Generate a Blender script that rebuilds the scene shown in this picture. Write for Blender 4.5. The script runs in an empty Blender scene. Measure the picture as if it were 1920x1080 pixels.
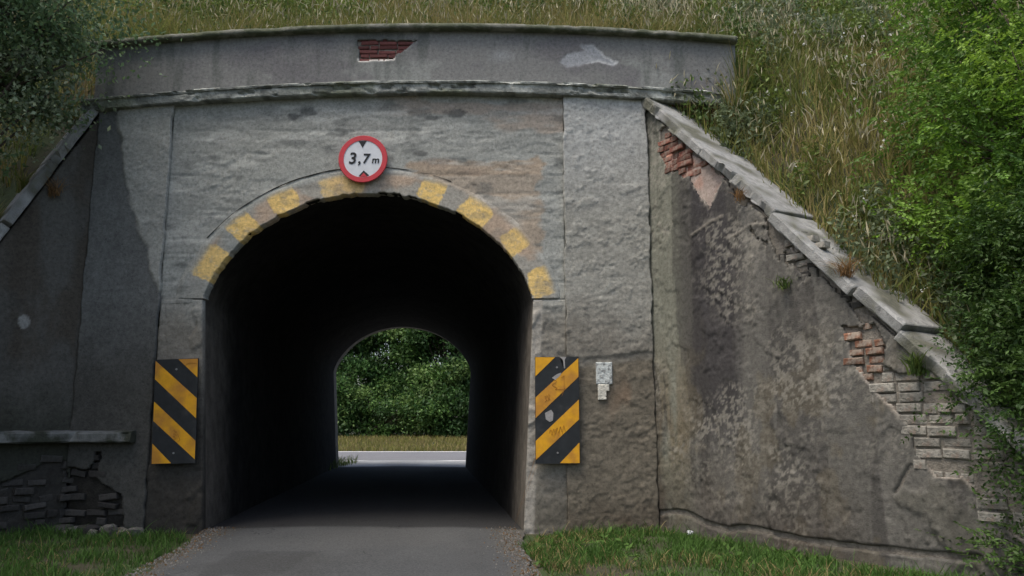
import bpy, math
import numpy as np
from mathutils import Vector, Matrix

SC = bpy.context.scene
COL = SC.collection
RNG = np.random.default_rng(7)

# ------------------------------------------------------------------ camera, sky, sun, exposure
cam_d = bpy.data.cameras.new('camera'); cam = bpy.data.objects.new('camera', cam_d); COL.objects.link(cam)
cam_d.sensor_width = 36.0; cam_d.lens = 28.125; cam_d.clip_start = 0.1; cam_d.clip_end = 2000
cam.location = (0, -9.7, 1.25); cam.rotation_euler = (math.radians(90 + 9.65), 0, 0)
SC.camera = cam

SUN_EL, SUN_AZ = math.radians(65), math.radians(228)      # azimuth clockwise from +Y (tunnel direction)
world = bpy.data.worlds.new('World'); SC.world = world; world.use_nodes = True
wn = world.node_tree.nodes; wl = world.node_tree.links
bg = wn['Background']; bg.inputs['Strength'].default_value = 0.15
sky = wn.new('ShaderNodeTexSky'); sky.sky_type = 'NISHITA'; sky.sun_disc = False
sky.sun_elevation = SUN_EL; sky.sun_rotation = SUN_AZ; sky.air_density = 1.0; sky.dust_density = 4.0; sky.ozone_density = 0.6
wl.new(sky.outputs[0], bg.inputs['Color'])
sun_d = bpy.data.lights.new('sun', 'SUN'); sun = bpy.data.objects.new('sun', sun_d); COL.objects.link(sun)
sun_d.energy = 1.5; sun_d.angle = math.radians(24); sun_d.color = (1.0, 0.95, 0.86)
sd = Vector((math.sin(SUN_AZ) * math.cos(SUN_EL), math.cos(SUN_AZ) * math.cos(SUN_EL), math.sin(SUN_EL)))
sun.rotation_euler = sd.to_track_quat('Z', 'Y').to_euler()
SC.view_settings.view_transform = 'Standard'; SC.view_settings.look = 'None'
SC.view_settings.gamma = 1.0; SC.view_settings.exposure = 0.57
SC.view_settings.use_curve_mapping = False
SC.cycles.max_bounces = 5; SC.cycles.diffuse_bounces = 3; SC.cycles.glossy_bounces = 2; SC.cycles.transmission_bounces = 3

# ------------------------------------------------------------------ helpers: noise and colour
def _hash(ix, iy, seed):
    h = (ix.astype(np.int64) * 374761393 + iy.astype(np.int64) * 668265263 + seed * 1442695041) & 0xFFFFFFFF
    h = ((h ^ (h >> 13)) * 1274126177) & 0xFFFFFFFF
    h = ((h ^ (h >> 16)) * 2246822519) & 0xFFFFFFFF
    return ((h ^ (h >> 15)) & 0xFFFFFF) / float(0xFFFFFF)
def vn(x, y, seed=0):
    x = np.asarray(x, float); y = np.asarray(y, float)
    ix = np.floor(x); iy = np.floor(y); fx = x - ix; fy = y - iy
    fx = fx * fx * (3 - 2 * fx); fy = fy * fy * (3 - 2 * fy)
    a = _hash(ix, iy, seed); b = _hash(ix + 1, iy, seed); c = _hash(ix, iy + 1, seed); d = _hash(ix + 1, iy + 1, seed)
    return (a * (1 - fx) + b * fx) * (1 - fy) + (c * (1 - fx) + d * fx) * fy
def fbm(x, y, seed=0, oct=4, gain=0.5):
    s = 0; a = 1; t = 0
    for i in range(oct):
        s = s + a * vn(x * 2 ** i, y * 2 ** i, seed + i * 17); t += a; a *= gain
    return s / t                                     # 0..1
def sm(a, b, x):
    t = np.clip((x - a) / (b - a), 0, 1); return t * t * (3 - 2 * t)
def S(r, g, b, k=1.75):                               # a surface colour from a seen 8-bit colour
    f = lambda c: ((c / 255 + 0.055) / 1.055) ** 2.4 if c > 10 else c / 255 / 12.92
    return np.array([f(r) * k, f(g) * k, f(b) * k])
def mixc(c, col, m): return c * (1 - m[..., None]) + np.asarray(col) * m[..., None]
def poly_sd(U, V, poly):                              # signed distance, negative inside
    P = np.array(poly, float); n = len(P)
    d = np.full(U.shape, 1e9); ins = np.zeros(U.shape, bool)
    for i in range(n):
        a = P[i]; b = P[(i + 1) % n]; e = b - a
        t = np.clip(((U - a[0]) * e[0] + (V - a[1]) * e[1]) / (e @ e), 0, 1)
        d = np.minimum(d, np.hypot(U - a[0] - t * e[0], V - a[1] - t * e[1]))
        if a[1] != b[1]:
            c = ((a[1] > V) != (b[1] > V)) & (U < (b[0] - a[0]) * (V - a[1]) / (b[1] - a[1]) + a[0])
            ins ^= c
    return np.where(ins, -d, d)
def line_d(U, V, pts):                                # distance to an open polyline
    d = np.full(U.shape, 1e9)
    for a, b in zip(pts[:-1], pts[1:]):
        a = np.array(a, float); e = np.array(b, float) - a
        t = np.clip(((U - a[0]) * e[0] + (V - a[1]) * e[1]) / (e @ e), 0, 1)
        d = np.minimum(d, np.hypot(U - a[0] - t * e[0], V - a[1] - t * e[1]))
    return d

# ------------------------------------------------------------------ helpers: objects
def link(o, parent=None):
    COL.objects.link(o)
    if parent is not None: o.parent = parent
    return o
def tag(o, label=None, cat=None, group=None, kind=None):
    if label: o['label'] = label
    if cat: o['category'] = cat
    if group: o['group'] = group
    if kind: o['kind'] = kind
    return o
def empty(name, loc=(0, 0, 0), rz=0):
    o = bpy.data.objects.new(name, None); o.location = loc; o.rotation_euler = (0, 0, rz); o.empty_display_size = 0.2
    return link(o)
def np_mesh(name, verts, quads=None, tris=None, cols=None, smooth=True):
    me = bpy.data.meshes.new(name)
    verts = np.asarray(verts, np.float32)
    nq = 0 if quads is None else len(quads); nt = 0 if tris is None else len(tris)
    loops = np.concatenate([np.asarray(quads, np.int32).ravel() if nq else np.zeros(0, np.int32),
                            np.asarray(tris, np.int32).ravel() if nt else np.zeros(0, np.int32)])
    starts = np.concatenate([np.arange(nq) * 4, nq * 4 + np.arange(nt) * 3]).astype(np.int32)
    me.vertices.add(len(verts)); me.vertices.foreach_set('co', verts.ravel())
    me.loops.add(len(loops)); me.loops.foreach_set('vertex_index', loops)
    me.polygons.add(nq + nt); me.polygons.foreach_set('loop_start', starts)
    me.update(calc_edges=True)
    me.polygons.foreach_set('use_smooth', np.full(nq + nt, smooth, bool) if np.isscalar(smooth) else smooth)
    if cols is not None:
        c = np.ones((len(verts), 4), np.float32); c[:, :3] = np.clip(cols, 0.002, 0.9)
        a = me.color_attributes.new('Col', 'FLOAT_COLOR', 'POINT'); a.data.foreach_set('color', c.ravel())
    me.validate()
    return me
def mobj(name, me, mat, parent=None):
    if mat is not None and not me.materials: me.materials.append(mat)
    return link(bpy.data.objects.new(name, me), parent)
class Buf:
    def __init__(s): s.v = []; s.q = []; s.t = []; s.c = []; s.sm = []; s.n = 0
    def add(s, v, q=None, t=None, c=None):
        v = np.asarray(v, float); s.v.append(v)
        if q is not None and len(q): s.q.append(np.asarray(q) + s.n)
        if t is not None and len(t): s.t.append(np.asarray(t) + s.n)
        if c is not None: s.c.append(np.broadcast_to(c, v.shape))
        s.n += len(v)
    def mesh(s, name, smooth=True):
        return np_mesh(name, np.concatenate(s.v), np.concatenate(s.q) if s.q else None,
                       np.concatenate(s.t) if s.t else None, np.concatenate(s.c) if s.c else None, smooth)
    def build(s, name, mat, parent=None, smooth=True): return mobj(name, s.mesh(name, smooth), mat, parent)
    def tube(s, pts, rad, n=7, c=None):
        pts = np.asarray(pts, float); m = len(pts); rad = np.broadcast_to(rad, (m,))
        tan = np.gradient(pts, axis=0); tan /= np.linalg.norm(tan, axis=1)[:, None] + 1e-9
        ref = np.array([0.31, 0.17, 0.93]); ref = ref if abs(tan[0] @ ref) < 0.9 else np.array([1.0, 0, 0])
        a = np.cross(tan, ref); a /= np.linalg.norm(a, axis=1)[:, None]; b = np.cross(tan, a)
        th = np.arange(n) * 2 * math.pi / n
        v = (pts[:, None] + rad[:, None, None] * (np.cos(th)[None, :, None] * a[:, None] + np.sin(th)[None, :, None] * b[:, None])).reshape(-1, 3)
        i = np.arange(m - 1)[:, None] * n; j = np.arange(n)[None]; k = (j + 1) % n
        q = np.stack([i + j, i + k, i + n + k, i + n + j], -1).reshape(-1, 4)
        s.add(v, q, [[0, x + 1, x] for x in range(1, n - 1)] + [[(m - 1) * n, (m - 1) * n + x, (m - 1) * n + x + 1] for x in range(1, n - 1)], c)
    def box(s, lo, hi, c=None, M=None, jit=0.0):
        x0, y0, z0 = lo; x1, y1, z1 = hi
        v = np.array([[x0, y0, z0], [x1, y0, z0], [x1, y1, z0], [x0, y1, z0], [x0, y0, z1], [x1, y0, z1], [x1, y1, z1], [x0, y1, z1]], float)
        if jit: v += RNG.normal(0, jit, v.shape)
        if M is not None: v = v @ M[0].T + M[1]
        s.add(v, [[0, 3, 2, 1], [4, 5, 6, 7], [0, 1, 5, 4], [1, 2, 6, 5], [2, 3, 7, 6], [3, 0, 4, 7]], None, c)

# a wall face of real relief: a fine grid raised by a height function, with cut-outs, closed back to `depth`
def relief(buf, us, vs, frame, height, color, keep=None, warp=None, depth=0.06):
    o, d, n = [np.array(k, float) for k in frame]
    U, V = np.meshgrid(us, vs, indexing='ij')
    if warp: U, V = warp(U, V)
    H = height(U, V); C = color(U, V)
    P = o + U[..., None] * d + V[..., None] * np.array([0, 0, 1.0]) + H[..., None] * n
    B = o + U[..., None] * d + V[..., None] * np.array([0, 0, 1.0]) - depth * n
    nu, nv = U.shape
    k = np.ones((nu - 1, nv - 1), bool)
    if keep is not None:
        k = keep((U[:-1, :-1] + U[1:, 1:] + U[1:, :-1] + U[:-1, 1:]) / 4, (V[:-1, :-1] + V[1:, 1:] + V[1:, :-1] + V[:-1, 1:]) / 4)
    idx = np.arange(nu * nv).reshape(nu, nv)
    i, j = np.nonzero(k)
    q = np.stack([idx[i, j], idx[i + 1, j], idx[i + 1, j + 1], idx[i, j + 1]], -1)
    N = nu * nv; kp = np.pad(k, 1)
    sides = []
    for (di, dj, e) in ((-1, 0, ((0, 1), (0, 0))), (1, 0, ((1, 0), (1, 1))), (0, -1, ((0, 0), (1, 0))), (0, 1, ((1, 1), (0, 1)))):
        m = k & ~kp[1 + di:1 + di + k.shape[0], 1 + dj:1 + dj + k.shape[1]]
        a, b = np.nonzero(m)
        p0 = idx[a + e[0][0], b + e[0][1]]; p1 = idx[a + e[1][0], b + e[1][1]]
        sides.append(np.stack([p1, p0, p0 + N, p1 + N], -1))
    allq = np.concatenate([q] + sides)
    v = np.concatenate([P.reshape(-1, 3), B.reshape(-1, 3)]); c = np.concatenate([C.reshape(-1, 3)] * 2)
    used = np.unique(allq); rm = np.full(2 * N, -1); rm[used] = np.arange(len(used))
    buf.add(v[used], rm[allq], None, c[used])

# ------------------------------------------------------------------ materials
def mat(name, base=(0.3, 0.3, 0.3), attr=False, rough=0.9, var=0.25, scale=8.0, bump=0.0, bscale=60.0, spec=0.3, rnd=0.0,
        transl=0.0, pit=False, crack=0.0, second=None, sscale=3.0, sthr=(0.45, 0.6), bdist=0.02):
    m = bpy.data.materials.new(name); m.use_nodes = True
    nt = m.node_tree; N = nt.nodes; L = nt.links; p = N['Principled BSDF']
    p.inputs['Roughness'].default_value = rough; p.inputs['Specular IOR Level'].default_value = spec
    tc = N.new('ShaderNodeTexCoord')
    if attr:
        a = N.new('ShaderNodeAttribute'); a.attribute_name = 'Col'; col = a.outputs['Color']
    else:
        r = N.new('ShaderNodeRGB'); r.outputs[0].default_value = (*base, 1); col = r.outputs[0]
    if second is not None:
        n2 = N.new('ShaderNodeTexNoise'); n2.inputs['Scale'].default_value = sscale; n2.inputs['Detail'].default_value = 4
        L.new(tc.outputs['Object'], n2.inputs['Vector'])
        rp = N.new('ShaderNodeMapRange'); rp.inputs[1].default_value = sthr[0]; rp.inputs[2].default_value = sthr[1]; L.new(n2.outputs['Fac'], rp.inputs[0])
        mx = N.new('ShaderNodeMix'); mx.data_type = 'RGBA'; L.new(rp.outputs[0], mx.inputs[0]); L.new(col, mx.inputs[6]); mx.inputs[7].default_value = (*second, 1)
        col = mx.outputs[2]
    if var:
        n1 = N.new('ShaderNodeTexNoise'); n1.inputs['Scale'].default_value = scale; n1.inputs['Detail'].default_value = 4; n1.inputs['Roughness'].default_value = 0.65
        L.new(tc.outputs['Object'], n1.inputs['Vector'])
        mr = N.new('ShaderNodeMapRange'); mr.inputs[1].default_value = 0.25; mr.inputs[2].default_value = 0.75
        mr.inputs[3].default_value = 1 - var; mr.inputs[4].default_value = 1 + var; L.new(n1.outputs['Fac'], mr.inputs[0])
        mm = N.new('ShaderNodeMix'); mm.data_type = 'RGBA'; mm.blend_type = 'MULTIPLY'; mm.inputs[0].default_value = 1
        L.new(col, mm.inputs[6]); L.new(mr.outputs[0], mm.inputs[7]); col = mm.outputs[2]
    if pit:                                              # pits and grains a centimetre or two wide
        n3 = N.new('ShaderNodeTexNoise'); n3.inputs['Scale'].default_value = 42; n3.inputs['Detail'].default_value = 2; L.new(tc.outputs['Object'], n3.inputs['Vector'])
        m3 = N.new('ShaderNodeMapRange'); m3.inputs[1].default_value = 0.56; m3.inputs[2].default_value = 0.68; m3.inputs[3].default_value = 1.0; m3.inputs[4].default_value = 0.78; L.new(n3.outputs['Fac'], m3.inputs[0])
        mm = N.new('ShaderNodeMix'); mm.data_type = 'RGBA'; mm.blend_type = 'MULTIPLY'; mm.inputs[0].default_value = 1
        L.new(col, mm.inputs[6]); L.new(m3.outputs[0], mm.inputs[7]); col = mm.outputs[2]
    if crack:
        nc = N.new('ShaderNodeTexNoise'); nc.inputs['Scale'].default_value = 1.1; nc.inputs['Detail'].default_value = 3; nc.inputs['Roughness'].default_value = 0.55; L.new(tc.outputs['Object'], nc.inputs['Vector'])
        a1 = N.new('ShaderNodeMath'); a1.operation = 'SUBTRACT'; a1.inputs[1].default_value = 0.47; L.new(nc.outputs['Fac'], a1.inputs[0])
        a2 = N.new('ShaderNodeMath'); a2.operation = 'ABSOLUTE'; L.new(a1.outputs[0], a2.inputs[0])
        nm = N.new('ShaderNodeTexNoise'); nm.inputs['Scale'].default_value = 0.9; L.new(tc.outputs['Object'], nm.inputs['Vector'])
        m4 = N.new('ShaderNodeMapRange'); m4.inputs[1].default_value = 0.5; m4.inputs[2].default_value = 0.6; m4.inputs[3].default_value = 0.0; m4.inputs[4].default_value = 0.0035; L.new(nm.outputs['Fac'], m4.inputs[0])
        a3 = N.new('ShaderNodeMath'); a3.operation = 'LESS_THAN'; L.new(a2.outputs[0], a3.inputs[0]); L.new(m4.outputs[0], a3.inputs[1])
        m5 = N.new('ShaderNodeMapRange'); m5.inputs[3].default_value = 1.0; m5.inputs[4].default_value = 1 - crack; L.new(a3.outputs[0], m5.inputs[0])
        mm = N.new('ShaderNodeMix'); mm.data_type = 'RGBA'; mm.blend_type = 'MULTIPLY'; mm.inputs[0].default_value = 1
        L.new(col, mm.inputs[6]); L.new(m5.outputs[0], mm.inputs[7]); col = mm.outputs[2]
    if rnd:
        oi = N.new('ShaderNodeObjectInfo'); mr = N.new('ShaderNodeMapRange'); mr.inputs[3].default_value = 1 - rnd; mr.inputs[4].default_value = 1 + rnd
        L.new(oi.outputs['Random'], mr.inputs[0])
        mm = N.new('ShaderNodeMix'); mm.data_type = 'RGBA'; mm.blend_type = 'MULTIPLY'; mm.inputs[0].default_value = 1
        L.new(col, mm.inputs[6]); L.new(mr.outputs[0], mm.inputs[7]); col = mm.outputs[2]
    L.new(col, p.inputs['Base Color'])
    if bump:
        nb = N.new('ShaderNodeTexNoise'); nb.inputs['Scale'].default_value = bscale; nb.inputs['Detail'].default_value = 3; nb.inputs['Roughness'].default_value = 0.7
        L.new(tc.outputs['Object'], nb.inputs['Vector'])
        b = N.new('ShaderNodeBump'); b.inputs['Strength'].default_value = bump; b.inputs['Distance'].default_value = bdist
        L.new(nb.outputs['Fac'], b.inputs['Height']); L.new(b.outputs[0], p.inputs['Normal'])
    if transl:
        out = N['Material Output']; t = N.new('ShaderNodeBsdfTranslucent'); L.new(col, t.inputs[0])
        ms = N.new('ShaderNodeMixShader'); ms.inputs[0].default_value = transl
        L.new(p.outputs[0], ms.inputs[1]); L.new(t.outputs[0], ms.inputs[2]); L.new(ms.outputs[0], out.inputs['Surface'])
    return m
M = dict(
    plaster=mat('weathered_plaster', attr=True, rough=0.95, var=0.30, scale=24, bump=0.45, bscale=75, bdist=0.012, spec=0.15, pit=True),
    asphalt=mat('worn_asphalt', attr=True, rough=0.95, spec=0.12, var=0.4, scale=60, bump=0.9, bscale=120, bdist=0.012, pit=True, crack=0.5),
    soil=mat('soil', (0.055, 0.05, 0.03), var=0.4, scale=6, bump=0.6, bscale=25, second=(0.04, 0.06, 0.02), sscale=1.5),
    core=mat('old_mortar', (0.2, 0.18, 0.15), var=0.45, scale=16, bump=0.8, bscale=40),
    rubble=mat('rubble', (0.16, 0.15, 0.13), var=0.45, scale=20, bump=0.9, bscale=40),
    dark_core=mat('shaded_mortar', (0.045, 0.042, 0.036), var=0.4, scale=14, bump=0.8, bscale=40),  # mortar copy with the shade of the left hollows painted in
    red_brick=mat('red_brick', (0.22, 0.09, 0.065), var=0.3, scale=18, bump=0.5, bscale=70, rnd=0.35, second=(0.26, 0.19, 0.15), sscale=9, sthr=(0.5, 0.66)),
    dusk_brick=mat('dull_red_brick', (0.15, 0.055, 0.05), var=0.3, scale=18, bump=0.5, bscale=70, rnd=0.3),
    orange_brick=mat('orange_brick', (0.27, 0.13, 0.08), var=0.4, scale=18, bump=0.5, bscale=70, rnd=0.3, second=(0.3, 0.24, 0.19), sscale=9, sthr=(0.46, 0.6)),
    pale_brick=mat('limewashed_brick', (0.27, 0.255, 0.22), var=0.45, scale=16, bump=0.8, bscale=50, rnd=0.2, second=(0.17, 0.10, 0.07), sscale=4, sthr=(0.6, 0.7)),
    dark_brick=mat('blackish_brick', (0.062, 0.058, 0.052), var=0.35, scale=16, bump=0.6, bscale=60, rnd=0.3),  # much darker than the other bricks
    coping=mat('coping_concrete', (0.32, 0.32, 0.305), var=0.4, scale=12, bump=0.8, bscale=60, second=(0.13, 0.13, 0.10), sscale=3, sthr=(0.48, 0.62), rnd=0.08),
    cap=mat('mossy_capping', (0.085, 0.095, 0.06), var=0.35, scale=10, bump=0.6, bscale=40, second=(0.16, 0.16, 0.13), sscale=5),
    cornice=mat('crumbling_cornice', attr=True, var=0.35, scale=16, bump=0.9, bscale=35, bdist=0.025),
    shaded_soot=mat('sooty_shaded_lining', attr=True, var=0.4, scale=5, bump=0.6, bscale=30, rough=1.0, spec=0.05),
    grass=mat('grass_blade', attr=True, rough=0.7, var=0.0, transl=0.35, spec=0.25),
    leaf=mat('leaf', attr=True, rough=0.55, var=0.0, transl=0.35, spec=0.35),
    bark=mat('bark', (0.07, 0.055, 0.04), var=0.4, scale=12, bump=0.8, bscale=30),
    sign_red=mat('sign_red', (0.5, 0.035, 0.045), rough=0.45, var=0.15, scale=14, spec=0.4),
    sign_white=mat('sign_white', (0.6, 0.62, 0.64), rough=0.5, var=0.1, scale=12),
    sign_black=mat('sign_black', (0.012, 0.012, 0.013), rough=0.5, var=0.2, scale=20),
    metal=mat('galvanised_steel', (0.2, 0.2, 0.2), rough=0.5, var=0.2),
    board_black=mat('board_black', (0.018, 0.021, 0.023), rough=0.6, var=0.35, scale=9, second=(0.05, 0.05, 0.05), sscale=5, sthr=(0.55, 0.75)),
    board_yellow=mat('board_yellow', (0.67, 0.33, 0.014), rough=0.5, var=0.16, scale=10, second=(0.48, 0.22, 0.03), sscale=4),
    scrawl=mat('scrawl', (0.33, 0.14, 0.02), var=0.3, scale=30),
    pale=mat('pale_lime', (0.55, 0.58, 0.56), var=0.3, scale=35, bump=0.9, bscale=45, second=(0.3, 0.31, 0.3), sscale=22, sthr=(0.5, 0.6)),
    pale_warm=mat('pale_cream', (0.6, 0.58, 0.5), var=0.3, scale=35, bump=0.9, bscale=45),
    line=mat('road_paint', (0.7, 0.7, 0.68), var=0.15, scale=5),
    lime_edge=mat('broken_plaster_edge', (0.5, 0.48, 0.44), var=0.25, scale=30, bump=0.6, bscale=60),
    petal=mat('petal', (0.75, 0.75, 0.7), var=0.1, transl=0.2),
)

# ------------------------------------------------------------------ dimensions of the place
AX = -0.1056                                     # the road and tunnel run slightly left of the portal's normal
TL = 14.1                                        # tunnel length
CX = -1.77                                       # middle of the opening at the portal
camber = lambda x: -0.0125 * (x + 0.9) ** 2      # parapet and cornice are slightly humped
WR_O, WR_D, WR_N = np.array([1.71, 0, 0]), np.array([0.536, -0.844, 0]), np.array([-0.844, -0.536, 0])
WL_O, WL_D, WL_N = np.array([-5.25, 0, 0]), np.array([-0.7, -0.714, 0]), np.array([0.714, -0.7, 0])
cope_r = lambda t: 5.28 - 1.03 * t
cope_l = lambda t: 5.18 - 1.93 * t
def terrain(x, y):
    yy = np.minimum(y, TL - y)
    H = 5.35 + 1.15 * np.minimum(yy, 0.6) + 0.85 * np.clip(yy - 0.6, 0, 4.2)
    H = H + 0.25 * (fbm(x * 0.6, y * 0.6, 3, 3) - 0.5) * sm(0.5, 2.0, np.abs(yy - 0.3))
    t = (x - 1.71) * 0.536 - y * 0.844; dr = (x - 1.71) * 0.844 + y * 0.536
    lim = cope_r(t) - 0.02 + 1.0 * np.maximum(dr - 0.5, 0)
    H = np.where((t > -0.3) & (dr > 0) & (y < 3), np.minimum(H, lim), H)
    t = -(x + 5.25) * 0.7 - y * 0.714; dl = -(x + 5.25) * 0.714 + y * 0.7
    lim = cope_l(t) - 0.02 + 0.95 * np.maximum(dl - 0.45, 0)
    H = np.where((t > -0.3) & (dl > 0) & (y < 3), np.minimum(H, lim), H)
    return np.maximum(H, -0.25)
def ground_z(x, y):
    c = CX + AX * y
    d = np.abs(x - c)
    z = -0.02 + 0.05 * sm(1.9, 3.2, d) * (y < 20) + 0.05 * (fbm(x * 0.9, y * 0.9, 5, 3) - 0.5) * sm(2.0, 2.6, d)
    return np.where(y > 29.2, z + 0.42 * sm(29.2, 40, y), np.where(y > 13.5, -0.02 + 0 * z, z)) * (1 - 1.0 * ((np.abs(x + 1.8 - AX * y) < 2.4) & (y > -0.3) & (y < TL))) - 0.02 * ((np.abs(x + 1.8 - AX * y) < 2.4) & (y > -0.3) & (y < TL))

# ------------------------------------------------------------------ ground, roads, embankment
def grid_quads(nu, nv, k=None):
    idx = np.arange(nu * nv).reshape(nu, nv)
    i, j = np.nonzero(np.ones((nu - 1, nv - 1), bool) if k is None else k)
    return np.stack([idx[i, j], idx[i + 1, j], idx[i + 1, j + 1], idx[i, j + 1]], -1)
def sheet(name, xs, ys, zf, m, keep=None, cf=None, warp=None):
    X, Y = np.meshgrid(xs, ys, indexing='ij')
    if warp: X, Y = warp(X, Y)
    Z = zf(X, Y)
    k = None
    if keep is not None: k = keep((X[:-1, :-1] + X[1:, 1:]) / 2, (Y[:-1, :-1] + Y[1:, 1:]) / 2)
    q = grid_quads(*X.shape, k)
    v = np.stack([X, Y, Z], -1).reshape(-1, 3)
    c = None if cf is None else cf(X, Y).reshape(-1, 3)
    used = np.unique(q); rm = np.full(len(v), -1); rm[used] = np.arange(len(used))
    return tag(mobj(name, np_mesh(name, v[used], rm[q], None, None if c is None else c[used]), m), kind='structure')

gx = np.concatenate([[-300, -150, -80, -45, -30, -20], np.arange(-14, 10, 0.3), [12, 16, 22, 30, 45, 80, 150, 300]])
gy = np.concatenate([[-300, -150, -80, -45, -30, -20], np.arange(-14, 48, 0.5), [55, 70, 100, 160, 300, 600]])
sheet('ground', gx, gy, ground_z, M['soil'])

def road_col(X, Y):
    c = np.ones(X.shape + (3,)) * np.array([0.087, 0.090, 0.091])
    d = (X - (CX + AX * Y)) / 1.75
    n = fbm(X * 3, Y * 1.2, 11, 4)
    c *= (0.85 + 0.3 * n)[..., None]
    c = mixc(c, np.array([0.105, 0.106, 0.105]), 0.6 * sm(1.3, 0.5, np.hypot((X + 1.3) / 1.2, (Y + 0.7) / 0.8) + 0.9 * (fbm(X * 2, Y * 2, 17, 4) - 0.5)))
    wheel = np.exp(-((np.abs(d) - 0.52) / 0.2) ** 2)
    c *= (1 + 0.16 * wheel * fbm(X * 5, Y * 1.5, 18))[..., None]
    pt = poly_sd(X, Y, [(-2.6, -2.9), (-1.9, -2.9), (-1.85, -1.7), (-2.7, -1.6)]) + 0.05 * (fbm(X * 5, Y * 5, 16) - 0.5)
    c = np.where((pt < 0)[..., None], c * 0.8, c)                # an old repair
    edge = sm(0.80, 0.98, np.abs(d) + 0.25 * (fbm(X * 4, Y * 4, 12) - 0.5)) * (Y < 0.5)
    c = mixc(c, np.array([0.115, 0.108, 0.092]), edge * 0.75)
    dirt = sm(0.60, 0.7, fbm(X * 1.3, Y * 0.8, 14)) * 0.35
    c = mixc(c, np.array([0.06, 0.06, 0.058]), dirt)
    c = np.where((Y > 14.0)[..., None], c * 3.4, c)          # sunlight beyond the far mouth painted into the colour
    vault_shade = sm(0.1, 0.28, Y + 0.25 * (fbm(X * 1.5, Y * 2, 15) - 0.5)) * sm(14.2, 13.4, Y)      # tunnel shade painted into the road colour
    return mixc(c, np.array([0.035, 0.035, 0.036]), 0.85 * vault_shade)
rs = np.linspace(-1, 1, 61); ry = np.concatenate([np.arange(-26, -8, 0.5), np.arange(-8, 2, 0.07), np.arange(2, 18.01, 0.4)])
def road_warp(Sg, Y):
    # the width follows the tarmac's ragged edges outside, the walls inside
    right = np.where(Y < 0.1, 1.68 + 0.22 * sm(-1.6, -0.1, Y), 1.93) + 0.18 * (fbm(Y * 2.2, 0 * Y, 21, 4) - 0.5) * (Y < -0.05)
    left = np.where(Y < 0.1, 1.62 + 0.2 * sm(-2.2, -0.1, Y), 1.93) + 0.18 * (fbm(Y * 2.2, 0 * Y, 22, 4) - 0.5) * (Y < -0.05)
    wid = np.where(Sg > 0, right, left) + 3.0 * sm(TL, 18, Y)
    return CX + 0.02 + AX * Y + Sg * wid, Y
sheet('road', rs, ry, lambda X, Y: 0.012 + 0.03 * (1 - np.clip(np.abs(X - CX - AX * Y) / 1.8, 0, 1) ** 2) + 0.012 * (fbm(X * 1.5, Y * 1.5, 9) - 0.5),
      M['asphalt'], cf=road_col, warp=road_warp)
sheet('crossing_road', np.arange(-40, 40, 1.0), np.arange(17.6, 28.4, 0.9), lambda X, Y: 0.006 + 0 * X, M['asphalt'],
      cf=lambda X, Y: np.ones(X.shape + (3,)) * np.array([0.19, 0.192, 0.2]) * (0.9 + 0.2 * fbm(X, Y * 2, 31))[..., None])
for y0, y1 in ((27.2, 27.75), (18.1, 18.5)):
    sheet('road_marking', np.linspace(-40, 40, 9), np.array([y0, y1]), lambda X, Y: 0.012 + 0 * X, M['line'])

def bank_keep(X, Y):
    t = (X - 1.71) * 0.536 - Y * 0.844; dr = (X - 1.71) * 0.844 + Y * 0.536
    tl = -(X + 5.25) * 0.7 - Y * 0.714; dl = -(X + 5.25) * 0.714 + Y * 0.7
    behind = (dr > 0.12) & (X > 0) | (dl > 0.12) & (X < -3.5)
    near = np.where(Y < 0.22, behind, True)
    far = ~((Y > TL - 0.15) & (np.abs(X + 3.26) < 3.3 + 0.6 * (Y - TL)))
    return near & far
bx = np.concatenate([[-90, -70, -55, -45, -36, -28, -22, -18, -15], np.arange(-13, 11, 0.16), [12, 14, 17, 21, 26, 32, 40, 50, 65, 80]])
by = np.concatenate([np.arange(-6.5, 5, 0.16), np.arange(5, 21, 0.5)])
sheet('embankment', bx, by, terrain, M['soil'], keep=bank_keep)

# ------------------------------------------------------------------ the underpass portal
under = tag(empty('railway_underpass', (CX, 0, 0)), 'grey plastered arched railway underpass with parapet above the tunnel mouth', 'underpass')
def upart(o): o.parent = under; o.matrix_parent_inverse = Matrix.Translation((-CX, 0, 0)); return o

A2, RISE, SPR = 2.03, 1.35, 2.77
def arch_pt(phi):
    x = A2 * np.cos(phi); ze = RISE * np.sin(phi)
    R = (A2 ** 2 + RISE ** 2) / (2 * RISE); zc = np.sqrt(np.maximum(R * R - x * x, 0)) - (R - RISE)
    return CX + x, SPR + 0.4 * ze + 0.6 * zc
PH = np.linspace(0, math.pi, 181)
apx, apz = arch_pt(PH)
arch_poly = list(zip(apx, apz)) + [(-3.8, -0.5), (0.26, -0.5)]
edge_r = lambda v: np.interp(v, [0, 2.77], [0.135, 0.26])
edge_l = lambda v: np.interp(v, [0, 2.77], [-3.62, -3.8])

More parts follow.
